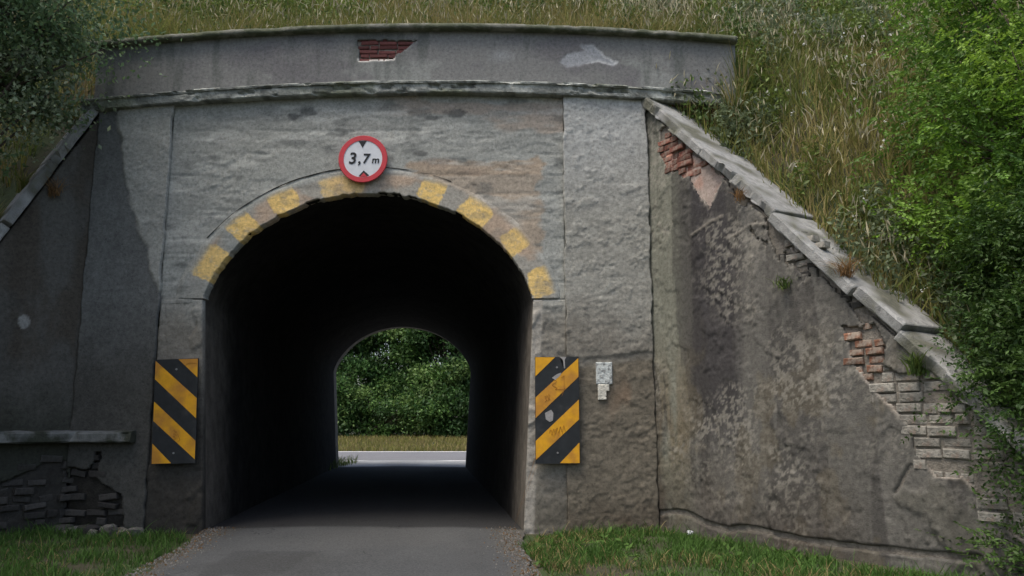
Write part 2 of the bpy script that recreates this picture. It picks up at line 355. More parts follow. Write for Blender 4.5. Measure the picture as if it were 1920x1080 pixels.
# measured marks on the face
BANDS = [2.98, 3.33, 3.52, 3.83, 4.10, 4.34, 4.62, 4.93]
def face_height(U, V):
    h = 0.006 * (fbm(U * 2, V * 2, 41, 4) - 0.5) * 2 + 0.004 * (fbm(U * 3, V * 22, 42, 3) - 0.5)
    for i, b in enumerate(BANDS):
        on = sm(0.42, 0.6, fbm(U * 1.4 + i * 7, 0 * U + i, 50 + i, 3))
        w = b + 0.03 * (fbm(U * 1.5, 0 * U, 60 + i, 3) - 0.5)
        h = h - 0.010 * on * np.exp(-((V - w) / 0.011) ** 2) + 0.003 * (vn(U * 0 + i, V * 0, 66) - 0.5) * (V > b)
    h = h - 0.007 * sm(0.60, 0.612, fbm(U * 2.2, V * 4.5, 45, 5, 0.62)) + 0.005 * sm(0.6, 0.61, fbm(U * 3, V * 7, 46, 5, 0.6))
    return h + 0.006 * (fbm(U * 14, V * 14, 43, 3) - 0.5) * sm(3.0, 2.4, V) * 2.5 + 0.02 * sm(0.56, 0.6, fbm(U * 2.2, V * 2.2, 44)) * sm(2.75, 2.6, V) - 0.01
def face_color(U, V):
    c = np.ones(U.shape + (3,)) * S(117, 118, 113)
    band = np.digitize(V + 0.03 * (fbm(U * 1.2, 0 * V, 70) - 0.5), BANDS)
    c *= (0.92 + 0.16 * vn(band * 3.7 + 0.5, np.floor(U * 0.6 + band * 0.37), 71))[..., None]
    # old brown wash right of the sign
    w = sm(0.16, -0.12, poly_sd(U, V, [(-1.25, 4.45), (0.33, 4.58), (0.36, 3.35), (0.0, 3.35), (-0.5, 3.9)]) + 0.45 * (fbm(U * 1.6, V * 5, 72, 5, 0.65) - 0.5))
    c = mixc(c, S(128, 110, 90), 0.75 * sm(0.35, 0.65, w) * (0.6 + 0.4 * vn(band * 5.3 + 0.5, 0 * V + 0.5, 102)))
    c = mixc(c, S(122, 108, 95), 0.55 * sm(0.58, 0.72, fbm(U * 1.1, V * 4, 73)) * sm(2.9, 3.4, V) * sm(-1.9, -1.2, U))
    # light and dark weather marks
    c = mixc(c, S(144, 144, 138), 0.5 * sm(0.55, 0.7, fbm(U * 1.4, V * 6, 74)))
    c = mixc(c, S(70, 72, 70), 0.55 * sm(0.62, 0.78, fbm(U * 3.2, V * 9, 75)))
    for (x, z, rx, rz) in ((-2.62, 5.2, 0.16, 0.06), (-2.8, 5.13, 0.1, 0.05), (-0.7, 5.17, 0.16, 0.07), (-1.0, 5.1, 0.1, 0.05), (-1.15, 4.62, 0.1, 0.05)):
        d = np.hypot((U - x) / rx, (V - z) / rz) + 1.2 * (fbm(U * 9, V * 14, 76) - 0.5)
        c = mixc(c, S(62, 63, 62), 0.75 * sm(1.1, 0.6, d))
    # earth-brown splash and damp lower down, plus shade painted at the left
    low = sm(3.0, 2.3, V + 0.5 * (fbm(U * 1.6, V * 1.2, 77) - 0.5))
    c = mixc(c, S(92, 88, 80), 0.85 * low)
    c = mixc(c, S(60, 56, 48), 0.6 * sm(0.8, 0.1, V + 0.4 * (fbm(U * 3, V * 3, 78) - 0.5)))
    c = mixc(c, S(34, 33, 31), 0.85 * sm(2.3, 0.9, V + 0.6 * (fbm(U * 2.5, V * 1.5, 79) - 0.5)) * sm(-2, -3, U))  # shade on the lower left painted into the colour
    c = mixc(c, S(128, 124, 116), 0.8 * sm(0.14, 0.10, U - edge_r(V)) * sm(-0.01, 0.01, U - edge_r(V)) * (V < 2.77))
    return c
def warpK(U, V): return U, V + camber(U) * np.clip(V / 5.4, 0, 1)
def warpP(u0, u1):
    def f(U, V):
        s_ = (U - u0) / (u1 - u0)
        U = U + (1 - s_) * 0.05 * (fbm(V * 5, 0 * V, 117, 5, 0.6) - 0.5) + s_ * 0.05 * (fbm(V * 5, 0 * V + 4, 118, 5, 0.6) - 0.5)
        return warpK(U, V)
    return f
FF = ((0, 0, 0), (1, 0, 0), (0, -1, 0))
ringmid = lambda U, V: poly_sd(U, V, arch_poly)
b = Buf()
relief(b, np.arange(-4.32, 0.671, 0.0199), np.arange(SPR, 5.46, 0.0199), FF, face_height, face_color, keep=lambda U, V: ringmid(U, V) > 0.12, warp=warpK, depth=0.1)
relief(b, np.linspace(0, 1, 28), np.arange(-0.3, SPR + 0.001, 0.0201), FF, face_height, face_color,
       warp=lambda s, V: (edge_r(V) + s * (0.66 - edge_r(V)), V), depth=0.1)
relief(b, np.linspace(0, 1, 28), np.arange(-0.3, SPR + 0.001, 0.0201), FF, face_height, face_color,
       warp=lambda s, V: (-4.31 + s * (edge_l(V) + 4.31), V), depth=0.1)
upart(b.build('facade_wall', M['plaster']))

# arch ring: a band of render round the arch with worn yellow and pinkish patches of paint
ppos = [(0.39, 2.98), (0.04, 3.49), (-0.46, 3.87), (-1.0, 4.15), (-2.13, 4.21), (-2.86, 4.02), (-3.36, 3.68), (-3.76, 3.23)]
ring_w = 0.33
def ring_frame(phi):
    x, z = arch_pt(phi); e = 1e-3
    x1, z1 = arch_pt(phi + e); x0, z0 = arch_pt(phi - e)
    tx, tz = x1 - x0, z1 - z0; l = np.hypot(tx, tz)
    return x, z, tz / l, -tx / l
def ring_warp(PHI, W):
    x, z, nx, nz = ring_frame(PHI)
    inner = 0.03 * (fbm(PHI * 22, 0 * PHI, 81, 4, 0.65) - 0.5) - 0.015 + 0.025 * sm(0.55, 0.8, fbm(PHI * 12, 0 * PHI, 82, 3)) * np.sin(PHI)
    w = inner + W * (ring_w - inner)
    return x + nx * w, z + nz * w
def ring_color(U, V):
    c = np.ones(U.shape + (3,)) * S(122, 119, 111)
    c = mixc(c, S(142, 122, 103), 0.7 * sm(0.45, 0.6, fbm(U * 2.3, V * 2.3, 83)))
    c = mixc(c, S(112, 115, 112), 0.8 * sm(0.42, 0.6, fbm(U * 2, V * 2, 84)) * sm(-2.4, -3.2, U))
    sdist = poly_sd(U, V, arch_poly)
    for i, (x, z) in enumerate(ppos):
        dx, dz = U - x, V - z
        nx, nz = x - CX, z - (SPR - 0.5); l = math.hypot(nx, nz); nx /= l; nz /= l
        a = np.abs(dx * nz - dz * nx) / (0.18, 0.15, 0.19, 0.16, 0.27, 0.17, 0.16, 0.21)[i]; r = np.abs(dx * nx + dz * nz) / (0.18, 0.15, 0.16, 0.16, 0.14, 0.16, 0.17, 0.2)[i]
        d = (a ** 6 + r ** 6) ** (1 / 6) + 0.42 * (fbm(U * 9, V * 9, 85 + i, 5, 0.7) - 0.5)
        st = (0.95, 0.95, 1.0, 1.0, 0.6, 0.95, 0.95, 0.9)[i]
        c = mixc(c, S(176, 150, 94), st * sm(1.06, 0.98, d) * (0.55 + 0.45 * sm(0.34, 0.42, fbm(U * 14, V * 22, 95, 4, 0.7))))
    c = mixc(c, S(98, 96, 90), 0.4 * sm(0.58, 0.72, fbm(U * 6, V * 10, 96)))
    c = mixc(c, S(118, 121, 118), 0.75 * sm(0.20, 0.29, sdist + 0.1 * (fbm(U * 3, V * 3, 97) - 0.5)) * sm(0.2, -1.2, U))
    k = np.maximum(sm(0.20, 0.31, sdist), 0.85 * sm(3.05, 2.85, V + 0.2 * (fbm(U * 4, V * 4, 101) - 0.5)) * (U < -1))
    return c * (1 - k[..., None]) + face_color(U, V) * k[..., None]
def ring_height(U, V):
    s_ = poly_sd(U, V, arch_poly)
    return 0.004 + 0.008 * (fbm(U * 9, V * 14, 98, 4) - 0.5) + 0.25 * face_height(U, V) - 0.012 * sm(0.27, 0.33, s_)
b = Buf(); relief(b, np.linspace(0.001, math.pi - 0.001, 420), np.linspace(0, 1, 26), FF, ring_height, ring_color, warp=ring_warp, depth=0.16)
upart(b.build('arch_ring', M['plaster']))
# dark joint that follows the outside of the ring
b = Buf()
for ph0, ph1 in ((1.12, 2.62),):
    ph = np.linspace(ph0, ph1, 60); x, z, nx, nz = ring_frame(ph)
    w = ring_w + 0.012 * (fbm(ph * 10, 0 * ph, 99) - 0.5)
    b.tube(np.stack([x + nx * w, np.full_like(x, 0.002), z + nz * w], -1), 0.0085 * np.clip(1.6 * fbm(ph * 9, 0 * ph, 100, 4, 0.7) - 0.25, 0.05, 1), 5)
upart(b.build('ring_joint', mat('dark_joint', (0.03, 0.03, 0.028), var=0.3)))

# pilasters of coarse roughcast
def pil_height(U, V):
    r = fbm(U * 15, V * 21, 111, 3, 0.85)
    base = 0.035 + 0.0035 * (sm(0.35, 0.65, r) - 0.5) * (0.4 + 1.2 * sm(0.35, 0.65, fbm(U * 1.8, V * 1.8, 114))) + 0.004 * (fbm(U * 3, V * 4, 112) - 0.5)
    base = base - 0.004 * sm(0.57, 0.585, fbm(U * 2.8, V * 3.4, 115, 5, 0.62)) + 0.007 * sm(0.6, 0.61, fbm(U * 5, V * 6, 116, 4, 0.6))
    coat = sm(2.08, 2.12, V + 0.25 * (fbm(U * 2.6, V * 2.6, 113) - 0.5))
    return base + 0.016 * coat - 0.008
def pilr_color(U, V):
    c = np.ones(U.shape + (3,)) * S(122, 121, 114)
    c = mixc(c, S(140, 141, 138), 0.8 * sm(3.6, 5.0, V + 0.6 * (fbm(U * 2, V * 2, 121) - 0.5)))
    c = mixc(c, S(96, 92, 84), 0.8 * sm(2.9, 2.2, V + 0.7 * (fbm(U * 1.7, V * 1.7, 122) - 0.5)))
    c = mixc(c, S(84, 78, 67), 0.75 * sm(2.05, 1.95, V + 0.25 * (fbm(U * 2.6, V * 2.6, 113) - 0.5)))
    c = mixc(c, S(120, 92, 70), 0.5 * sm(0.5, 0.72, fbm(U * 3, V * 1.2, 123)) * sm(2.0, 1.4, V) * sm(1.0, 1.5, U))
    c = mixc(c, S(60, 54, 46), 0.6 * sm(0.6, 0.1, V + 0.4 * (fbm(U * 3, V * 3, 124) - 0.5)))
    return c * (0.58 + 0.58 * fbm(U * 13, V * 19, 125, 3, 0.8))[..., None]
def pill_color(U, V):
    c = np.ones(U.shape + (3,)) * S(118, 118, 112)
    d = U - np.interp(V, [2.6, 3.1, 4.3, 5.2], [-4.25, -4.42, -4.86, -5.05]) + 0.16 * (fbm(U * 5, V * 5, 131) - 0.5)
    c = mixc(c, S(80, 81, 79), sm(0.03, -0.03, d))
    c = mixc(c, S(54, 53, 49), 0.85 * sm(2.9, 1.6, V + 0.5 * (fbm(U * 2, V * 2, 132) - 0.5)))
    return c * (0.85 + 0.3 * fbm(U * 9, V * 9, 133, 3))[..., None]
def pill_height(U, V):
    d = U - np.interp(V, [2.6, 3.1, 4.3, 5.2], [-4.25, -4.42, -4.86, -5.05]) + 0.16 * (fbm(U * 5, V * 5, 131) - 0.5)
    k = sm(-0.03, 0.03, d) * sm(2.5, 2.9, V)
    return pil_height(U, V) * k + (1 - k) * (0.03 + 0.008 * (fbm(U * 8, V * 8, 134) - 0.5))
b = Buf(); relief(b, np.arange(0.655, 1.715, 0.0162), np.arange(-0.3, 5.46, 0.0162), FF, pil_height, pilr_color, warp=warpP(0.655, 1.715), depth=0.12)
upart(b.build('pilaster', M['plaster']))
LOWL = [(-5.3, 0.78), (-5.02, 0.72), (-4.97, 0.95), (-4.86, 0.93), (-4.88, 0.62), (-4.62, 0.42), (-4.5, 0.05), (-5.3, 0.05)]
lowl_sd = lambda U, V: poly_sd(U, V, LOWL) + 0.12 * (fbm(U * 6, V * 6, 135) - 0.5)
b = Buf(); relief(b, np.arange(-5.26, -4.305, 0.0162), np.arange(-0.3, 5.46, 0.0162), FF, pill_height, pill_color, warp=warpP(-5.26, -4.305), depth=0.03,
                  keep=lambda U, V: lowl_sd(U, V) > 0)
pil_l = upart(b.build('pilaster', M['plaster']))
b = Buf(); b.box((-5.25, 0.055, -0.3), (-4.31, 0.4, 1.3)); upart(b.build('pilaster_core', M['dark_core']))

# bricks: four chamfered, slightly uneven shapes shared by all
def brick_mesh(name, L, Hh, Dp, m, seed):
    r = np.random.default_rng(seed); c = 0.008
    x, z = L / 2, Hh / 2
    fr = [[-x + c, -Dp / 2, -z + c], [x - c, -Dp / 2, -z + c], [x - c, -Dp / 2, z - c], [-x + c, -Dp / 2, z - c]]
    md = [[-x, -Dp / 2 + c, -z], [x, -Dp / 2 + c, -z], [x, -Dp / 2 + c, z], [-x, -Dp / 2 + c, z]]
    bk = [[-x, Dp / 2, -z], [x, Dp / 2, -z], [x, Dp / 2, z], [-x, Dp / 2, z]]
    v = np.array(fr + md + bk) + r.normal(0, 0.0035, (12, 3))
    q = [[0, 1, 2, 3]] + [[4 + i, 4 + (i + 1) % 4, (i + 1) % 4, i] for i in range(4)] + [[8 + i, 8 + (i + 1) % 4, 4 + (i + 1) % 4, 4 + i] for i in range(4)] + [[11, 10, 9, 8]]
    me = np_mesh(name, v, q, smooth=False); me.materials.append(m); return me
def lay_bricks(parent, frame, region, u0, u1, v0, v1, m, course=0.076, blen=0.235, out=-0.016, miss=0.06, rough=0.008, tilt=0.012, sj=0.03):
    o, d, n = [np.array(k, float) for k in frame]; rz = math.atan2(d[1], d[0])
    full = [brick_mesh('brick', blen - 0.011, course - 0.012, 0.1, m, 10 + i) for i in range(3)]
    half = [brick_mesh('brick', blen / 2 - 0.011, course - 0.012, 0.1, m, 20 + i) for i in range(3)]
    row = 0; v = v0 + course / 2
    pinv = Matrix.Translation(-parent.matrix_basis.translation) if parent.parent is None else Matrix.Identity(4)
    while v < v1:
        u = u0 - (row % 2) * blen / 2 - RNG.uniform(0, 0.03)
        while u < u1:
            hb = RNG.random() < 0.3; L = blen / 2 if hb else blen
            cu = u + L / 2
            if region(np.array([cu]), np.array([v]))[0] and RNG.random() > miss:
                me = (half if hb else full)[RNG.integers(3)]
                ob = link(bpy.data.objects.new('brick', me), parent)
                p = o + d * cu + n * (out - 0.05 + RNG.normal(0, rough)); 
                ob.location = (p[0], p[1], v + RNG.normal(0, 0.003)); ob.rotation_euler = (RNG.normal(0, tilt), RNG.normal(0, tilt), rz + RNG.normal(0, tilt))
                ob.scale = (1 - abs(RNG.normal(0, sj)), 1, 1 - abs(RNG.normal(0, sj))); ob.matrix_parent_inverse = pinv
            u += L
        v += course; row += 1

# parapet with a patch of fallen render
PATCH = [(-2.0, 6.17), (-1.24, 6.16), (-1.36, 6.05), (-1.5, 5.97), (-1.53, 5.90), (-1.97, 5.89), (-1.98, 5.98)]
patch_sd = lambda U, V: poly_sd(U, V, PATCH) + 0.035 * (fbm(U * 9, V * 9, 140, 3) - 0.5)
def par_height(U, V):
    return 0.005 * (fbm(U * 3, V * 3, 141) - 0.5) + 0.004 * (fbm(U * 20, V * 20, 142, 3) - 0.5) - 0.004 * sm(0.03, 0.0, patch_sd(U, V)) - 0.006 * sm(0.04, -0.01, poly_sd(U, V, [(0.62, 5.86), (0.72, 5.98), (0.95, 6.02), (0.9, 6.08), (1.05, 6.1), (1.2, 5.93), (1.35, 5.86), (1.3, 5.82), (1.1, 5.88), (0.7, 5.8)]) + 0.05 * (fbm(U * 8, V * 8, 143) - 0.5))
def par_color(U, V):
    c = np.ones(U.shape + (3,)) * S(94, 94, 92)
    blk = np.floor(U / 0.62 + 0.15 * np.floor(V * 3))
    c *= (0.90 + 0.2 * vn(blk * 3.3 + 0.5, 0 * V + 2.5, 151))[..., None]
    c = mixc(c, S(80, 78, 80), 0.6 * sm(0.5, 0.7, fbm(U * 1.2, V * 2.5, 152)))
    c = mixc(c, S(112, 114, 110), 0.6 * sm(0.56, 0.7, fbm(U * 1.6, V * 3, 153)) * sm(6.0, 5.8, V))
    c = mixc(c, S(60, 64, 60), 0.5 * sm(0.55, 0.75, fbm(U * 6, V * 0.8, 154)))
    pd = poly_sd(U, V, [(0.62, 5.86), (0.72, 5.98), (0.95, 6.02), (0.9, 6.08), (1.05, 6.1), (1.2, 5.93), (1.35, 5.86), (1.3, 5.82), (1.1, 5.88), (0.7, 5.8)]) + 0.06 * (fbm(U * 8, V * 8, 143) - 0.5)
    c = mixc(c, S(122, 124, 126), 0.85 * sm(0.03, -0.01, pd))
    c = mixc(c, S(160, 160, 158), 0.8 * sm(0.02, 0.0, np.abs(pd)) * sm(0.9, 1.15, U))
    c = mixc(c, S(112, 114, 114), 0.6 * sm(0.12, 0.0, np.hypot((U + 0.12) / 2.0, V - 5.95) + 0.08 * (fbm(U * 7, V * 7, 155) - 0.5)))
    c = mixc(c, S(172, 168, 160), 0.9 * sm(0.028, 0.008, patch_sd(U, V)) * sm(5.93, 5.90, V))
    return c
b = Buf(); relief(b, np.arange(-5.36, 2.90, 0.0165), np.arange(5.46, 6.31, 0.0165), FF, par_height, par_color, keep=lambda U, V: patch_sd(U, V) > 0,
                  warp=lambda U, V: (U, V + camber(U)), depth=0.035)
par = upart(b.build('parapet', M['plaster']))
b = Buf()
for x in np.arange(-5.34, 2.86, 0.2):
    b.box((x, 0.034, 5.40 + camber(x + 0.1)), (min(x + 0.2, 2.88), 0.42, 6.29 + camber(x + 0.1)))
upart(b.build('parapet_core', M['core']))
lay_bricks(par, FF, lambda U, V: patch_sd(U, V) < 0.09, -2.2, -1.1, 5.86, 6.22, M['dusk_brick'], course=0.06, blen=0.24, out=-0.012, miss=0.0, rough=0.004, tilt=0.006)

def lump_bar(buf, xs, prof, fz, seed, amp, cf, crumble=0.0):
    # a long moulding: profile points (y, z) swept along x with an uneven, chipped surface
    P = np.array(prof); n = len(P); X = np.asarray(xs)
    v = np.zeros((len(X), n, 3))
    for k in range(n):
        a = amp * 2 * (fbm(X * 11, 0 * X + k * 1.7, seed, 4, 0.7) - 0.5); b2 = amp * 2 * (fbm(X * 11, 0 * X + k * 0.9, seed + 50, 4, 0.7) - 0.5)
        chip = crumble * sm(0.58, 0.72, fbm(X * 5, 0 * X + k * 0.4, seed + 90, 3)) * (P[k, 0] < -0.03)
        v[:, k, 0] = X; v[:, k, 1] = P[k, 0] + (a + chip) * (P[k, 0] < 0.2); v[:, k, 2] = P[k, 1] + fz(X) + b2 * (P[k, 0] < 0.2)
    i = np.arange(len(X) - 1)[:, None] * n; j = np.arange(n)[None]; kk = (j + 1) % n
    q = np.stack([i + j, i + kk, i + n + kk, i + n + j], -1).reshape(-1, 4)
    t = [[0, x, x + 1] for x in range(1, n - 1)] + [[(len(X) - 1) * n, (len(X) - 1) * n + x + 1, (len(X) - 1) * n + x] for x in range(1, n - 1)]
    vv = v.reshape(-1, 3)
    buf.add(vv, q[:, ::-1], t, cf(vv[:, 0], vv[:, 2]) if cf else None)
def corn_col(x, z):
    c = np.ones(x.shape + (3,)) * S(104, 106, 101)
    c = mixc(c, S(140, 142, 136), 0.7 * sm(0.5, 0.66, fbm(x * 5, z * 9, 161)))
    c = mixc(c, S(84, 88, 70), 0.7 * sm(0.5, 0.64, fbm(x * 1.4, z * 3, 162)))
    return mixc(c, S(66, 68, 64), 0.6 * sm(0.54, 0.66, fbm(x * 8, z * 12, 163)))
b = Buf()
lump_bar(b, np.arange(-5.45, 2.72, 0.022), [(0.3, 5.40), (-0.02, 5.40), (-0.10, 5.402), (-0.112, 5.415), (-0.113, 5.44), (-0.113, 5.47), (-0.113, 5.50), (-0.116, 5.515), (-0.135, 5.52), (-0.14, 5.54), (-0.13, 5.555), (-0.03, 5.572), (0.3, 5.575)],
         camber, 171, 0.007, corn_col, crumble=0.035)
upart(b.build('cornice', M['cornice'], smooth=False))
b = Buf()
lump_bar(b, np.arange(-5.42, 2.93, 0.04), [(0.5, 6.285), (-0.05, 6.283), (-0.10, 6.287), (-0.105, 6.32), (-0.09, 6.355), (-0.04, 6.372), (0.2, 6.38), (0.5, 6.375)], camber, 181, 0.006, None, crumble=0.02)
upart(b.build('parapet_cap', M['cap']))

# tunnel lining: battered side walls and vault, running to the far mouth
prof = [(0.135 - 0.0, -0.15)] + [(edge_r(v), v) for v in np.linspace(0.0, 2.7, 10)] + list(zip(*arch_pt(np.linspace(0.0, math.pi, 41)))) + [(edge_l(v), v) for v in np.linspace(2.7, 0.0, 10)] + [(-3.62, -0.15)]
prof = np.array(prof, float); ys = np.concatenate([[0.02, 0.15, 0.4], np.arange(0.6, 2.4, 0.2), np.arange(2.5, TL, 0.5), [TL]])
pc = prof - np.array([CX, 1.6]); pc /= np.linalg.norm(pc, axis=1)[:, None]
v = np.zeros((len(ys), len(prof), 3))
for i, y in enumerate(ys):
    off = 0.03 * (fbm(np.arange(len(prof)) * 0.35, 0 * prof[:, 0] + y * 1.3, 191, 3) - 0.2) * (0 < i < len(ys) - 1)
    v[i, :, 0] = prof[:, 0] + AX * y + pc[:, 0] * off; v[i, :, 1] = y; v[i, :, 2] = prof[:, 1] + pc[:, 1] * off
q = grid_quads(*v.shape[:2])
vy = v[:, :, 1].ravel(); vz = v[:, :, 2].ravel()
mouth_light = sm(1.9, 0.2, vy + 0.8 * (fbm(vy * 2, vz * 2, 195) - 0.5)) * sm(3.4, 2.4, vz)      # daylight fading in from the mouth, painted over the soot colour
lc = mixc(np.ones((len(vy), 3)) * np.array([0.027, 0.026, 0.025]), np.array([0.15, 0.135, 0.115]), mouth_light) * (0.7 + 0.6 * fbm(vy * 3, vz * 3, 196))[:, None]
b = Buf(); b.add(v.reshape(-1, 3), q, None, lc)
upart(b.build('tunnel_lining', M['shaded_soot']))
# far portal wall (plain) with its own opening, seen from inside as the edge of the light
b = Buf(); xf = CX + AX * TL
pts = np.array([(x + AX * TL, z) for x, z in prof])
outer = np.array([(xf + 3.6, z) if i < 11 else ((xf - 3.6, z) if i > 51 else (xf + 3.6 * math.cos((i - 11) / 40 * math.pi) , 5.6)) for i, (x, z) in enumerate(prof)])
n = len(pts)
vv = np.concatenate([np.c_[pts[:, 0], np.full(n, TL), pts[:, 1]], np.c_[outer[:, 0], np.full(n, TL), outer[:, 1]],
                     np.c_[pts[:, 0], np.full(n, TL + 0.35), pts[:, 1]], np.c_[outer[:, 0], np.full(n, TL + 0.35), outer[:, 1]]])
i = np.arange(n - 1)
q = np.concatenate([np.stack([i, i + 1, n + i + 1, n + i], -1), np.stack([2 * n + i, 3 * n + i, 3 * n + i + 1, 2 * n + i + 1], -1),
                    np.stack([i, 2 * n + i, 2 * n + i + 1, i + 1], -1), np.stack([n + i, n + i + 1, 3 * n + i + 1, 3 * n + i], -1)])
b.add(vv, q); upart(b.build('far_portal_wall', M['core'], smooth=False))
for s_ in (-1, 1):
    b = Buf()
    x0 = xf + s_ * 3.3
    d = np.array([s_ * 0.55, 0.84, 0.0]); nn = np.array([s_ * 0.84, -0.55, 0.0])
    A = [np.array([x0, TL + 0.2, 0]) + d * t + nn * w + np.array([0, 0, z]) for t, z in ((0, -0.3), (5.6, -0.3), (5.6, 0.3), (0, 5.6)) for w in (0, 0.4)]
    b.add(A, [[0, 2, 4, 6], [1, 7, 5, 3], [0, 1, 3, 2], [2, 3, 5, 4], [4, 5, 7, 6], [6, 7, 1, 0]])
    upart(b.build('far_wing_wall', M['core'], smooth=False))

# two pale patches beside the right striped board
def blob_patch(name, u0, u1, v0, v1, m, seed, parent=None, y=-0.04, th=0.010):
    b = Buf()
    relief(b, np.linspace(u0, u1, 14), np.linspace(v0, v1, 18), ((0, y, 0), (1, 0, 0), (0, -1, 0)), lambda U, V: th + 0.012 * (fbm(U * 20, V * 20, seed) - 0.5),
           lambda U, V: np.ones(U.shape + (3,)) * 0.5, keep=lambda U, V: np.minimum(np.minimum(U - u0, u1 - U), np.minimum(V - v0, v1 - V)) + 0.03 * (fbm(U * 14, V * 14, seed + 1) - 0.35) > 0, depth=0.03)
    return upart(b.build(name, m))
tag(blob_patch('pale_patch', 1.01, 1.205, 1.72, 1.985, M['pale'], 201), 'pale grey-white square patch on the wall')
tag(blob_patch('pale_patch', 1.03, 1.13, 1.535, 1.72, M['pale_warm'], 203), 'small cream patch just below the square one')
blob_patch('pale_patch', 1.125, 1.165, 1.64, 1.72, M['pale_warm'], 205)
lay_bricks(pil_l, FF, lambda U, V: lowl_sd(U, V) < 0.08, -5.24, -4.35, 0.0, 1.0, M['dark_brick'], course=0.09, blen=0.25, out=0.004, miss=0.2, rough=0.028, tilt=0.09, sj=0.18)
# brickwork laid bare under the right end of the cornice
b = Buf(); b.box((1.72, 0.09, 4.4), (2.62, 0.5, 5.37)); upart(b.build('cornice_footing', M['core']))
lay_bricks(par, ((0, 0.04, 0), (1, 0, 0), (0, -1, 0)), lambda U, V: (V < 5.33) & (V > 4.55), 1.85, 2.6, 4.6, 5.34, M['dusk_brick'], course=0.07, out=0.0, miss=0.15, rough=0.02, tilt=0.03)

# ------------------------------------------------------------------ wing walls
def world_child(o, parent):
    o.parent = parent; o.matrix_parent_inverse = Matrix.Translation(-parent.matrix_basis.translation); return o
def coping(parent, O, D, Nn, zf, breaks, slope, seed, mtl, w0=0.08, w1=-0.6, th=0.115):
    al = math.atan(slope); e1 = D * math.cos(al) + np.array([0, 0, -math.sin(al)]); e3 = D * math.sin(al) + np.array([0, 0, math.cos(al)])
    for i, (a, c) in enumerate(breaks):
        s0, s1 = a / math.cos(al), c / math.cos(al); m = max(6, int((s1 - s0) / 0.035))
        X = np.concatenate([[s0, s0 + 0.012], np.linspace(s0 + 0.03, s1 - 0.03, m), [s1 - 0.012, s1]])
        P = [(w0 - 0.01, 0.0), (w0, 0.015), (w0, th - 0.02), (w0 - 0.02, th)] + [(w, th) for w in np.linspace(w0 - 0.1, w1 + 0.08, 6)] + [(w1, th - 0.01), (w1, 0.0), (w0 - 0.3, -0.02)]
        P = np.array(P); n = len(P); v = np.zeros((len(X), n, 3))
        dz = RNG.normal(0, 0.014); tw = RNG.normal(0, 0.02)
        for k in range(n):
            for j, x in enumerate(X):
                sh = 0.94 if j in (0, len(X) - 1) else 1.0
                nz = 0.02 * (fbm(x * 2.6, k * 0.5 + i * 9, seed, 3, 0.5) - 0.5); n2 = 0.07 * (fbm(x * 2.8, k * 0.3 + i * 5, seed + 9, 3, 0.5) - 0.5) * (P[k, 0] > w0 - 0.05) - 0.05 * sm(0.58, 0.66, fbm(x * 4, k * 0.2 + i * 3, seed + 19, 3)) * (P[k, 0] > w0 - 0.05)
                q_ = O + np.array([0, 0, zf(0)]) + e1 * x + Nn * (P[k, 0] * (sh if sh < 1 else 1) + n2 + tw * (x - s0)) + e3 * (P[k, 1] * sh + nz + dz)
                v[j, k] = q_
        ii = np.arange(len(X) - 1)[:, None] * n; jj = np.arange(n)[None]; kk = (jj + 1) % n
        qd = np.stack([ii + jj, ii + n + jj, ii + n + kk, ii + kk], -1).reshape(-1, 4)
        L0 = (len(X) - 1) * n
        t = [[0, x + 1, x] for x in range(1, n - 1)] + [[L0, L0 + x, L0 + x + 1] for x in range(1, n - 1)]
        b = Buf(); b.add(v.reshape(-1, 3), qd[:, ::-1], [x[::-1] for x in t]); world_child(b.build('coping_stone', mtl, smooth=False), parent)

wing_r = tag(empty('wing_wall', (3.0, -2.0, 0)), 'long sloping plastered wing wall with exposed brick, right of the tunnel', 'wall')
FR = (WR_O, WR_D, WR_N)
H1 = [(0.24, 4.86), (0.22, 4.6), (0.30, 4.34), (0.52, 4.24), (0.68, 4.12), (0.84, 3.88), (1.0, 3.68), (1.13, 3.84), (1.22, 4.0), (1.42, 3.86), (1.62, 3.6), (1.75, 3.52), (1.5, 3.9), (0.5, 4.95)]
H2 = [(2.62, 2.16), (2.95, 2.14), (3.02, 1.95), (2.99, 1.78), (3.2, 1.68), (3.55, 1.74), (4.4, 0.95), (5.2, 0.2), (5.2, 0.0), (4.3, 0.22), (3.95, 0.42), (3.62, 0.82), (3.38, 0.84), (3.24, 0.98), (3.2, 1.15), (3.05, 1.38), (2.92, 1.52), (2.7, 1.76)]
H4 = [(2.02, 3.05), (2.24, 2.84), (2.36, 2.92), (2.2, 3.12)]
def wr_hole(U, V):
    n = 0.10 * (fbm(U * 7, V * 7, 211, 4) - 0.5)
    return np.minimum(np.minimum(poly_sd(U, V, H1), poly_sd(U, V, H2)), poly_sd(U, V, H4)) + n
BASECR = [(0, .22), (.3, .26), (.5, .25), (.75, .18), (1.05, .14), (1.2, .18), (1.4, .19), (1.7, .17), (2.1, .15), (2.6, .16), (3.1, .17), (3.7, .2)]
CR2 = [(3.0, .66), (3.06, .72), (3.09, .78), (3.17, .9)]
CR3 = [(0.7, 3.42), (0.95, 3.5), (1.2, 3.55)]
CR4 = [(1.3, 3.28), (1.6, 3.36), (1.9, 3.3)]
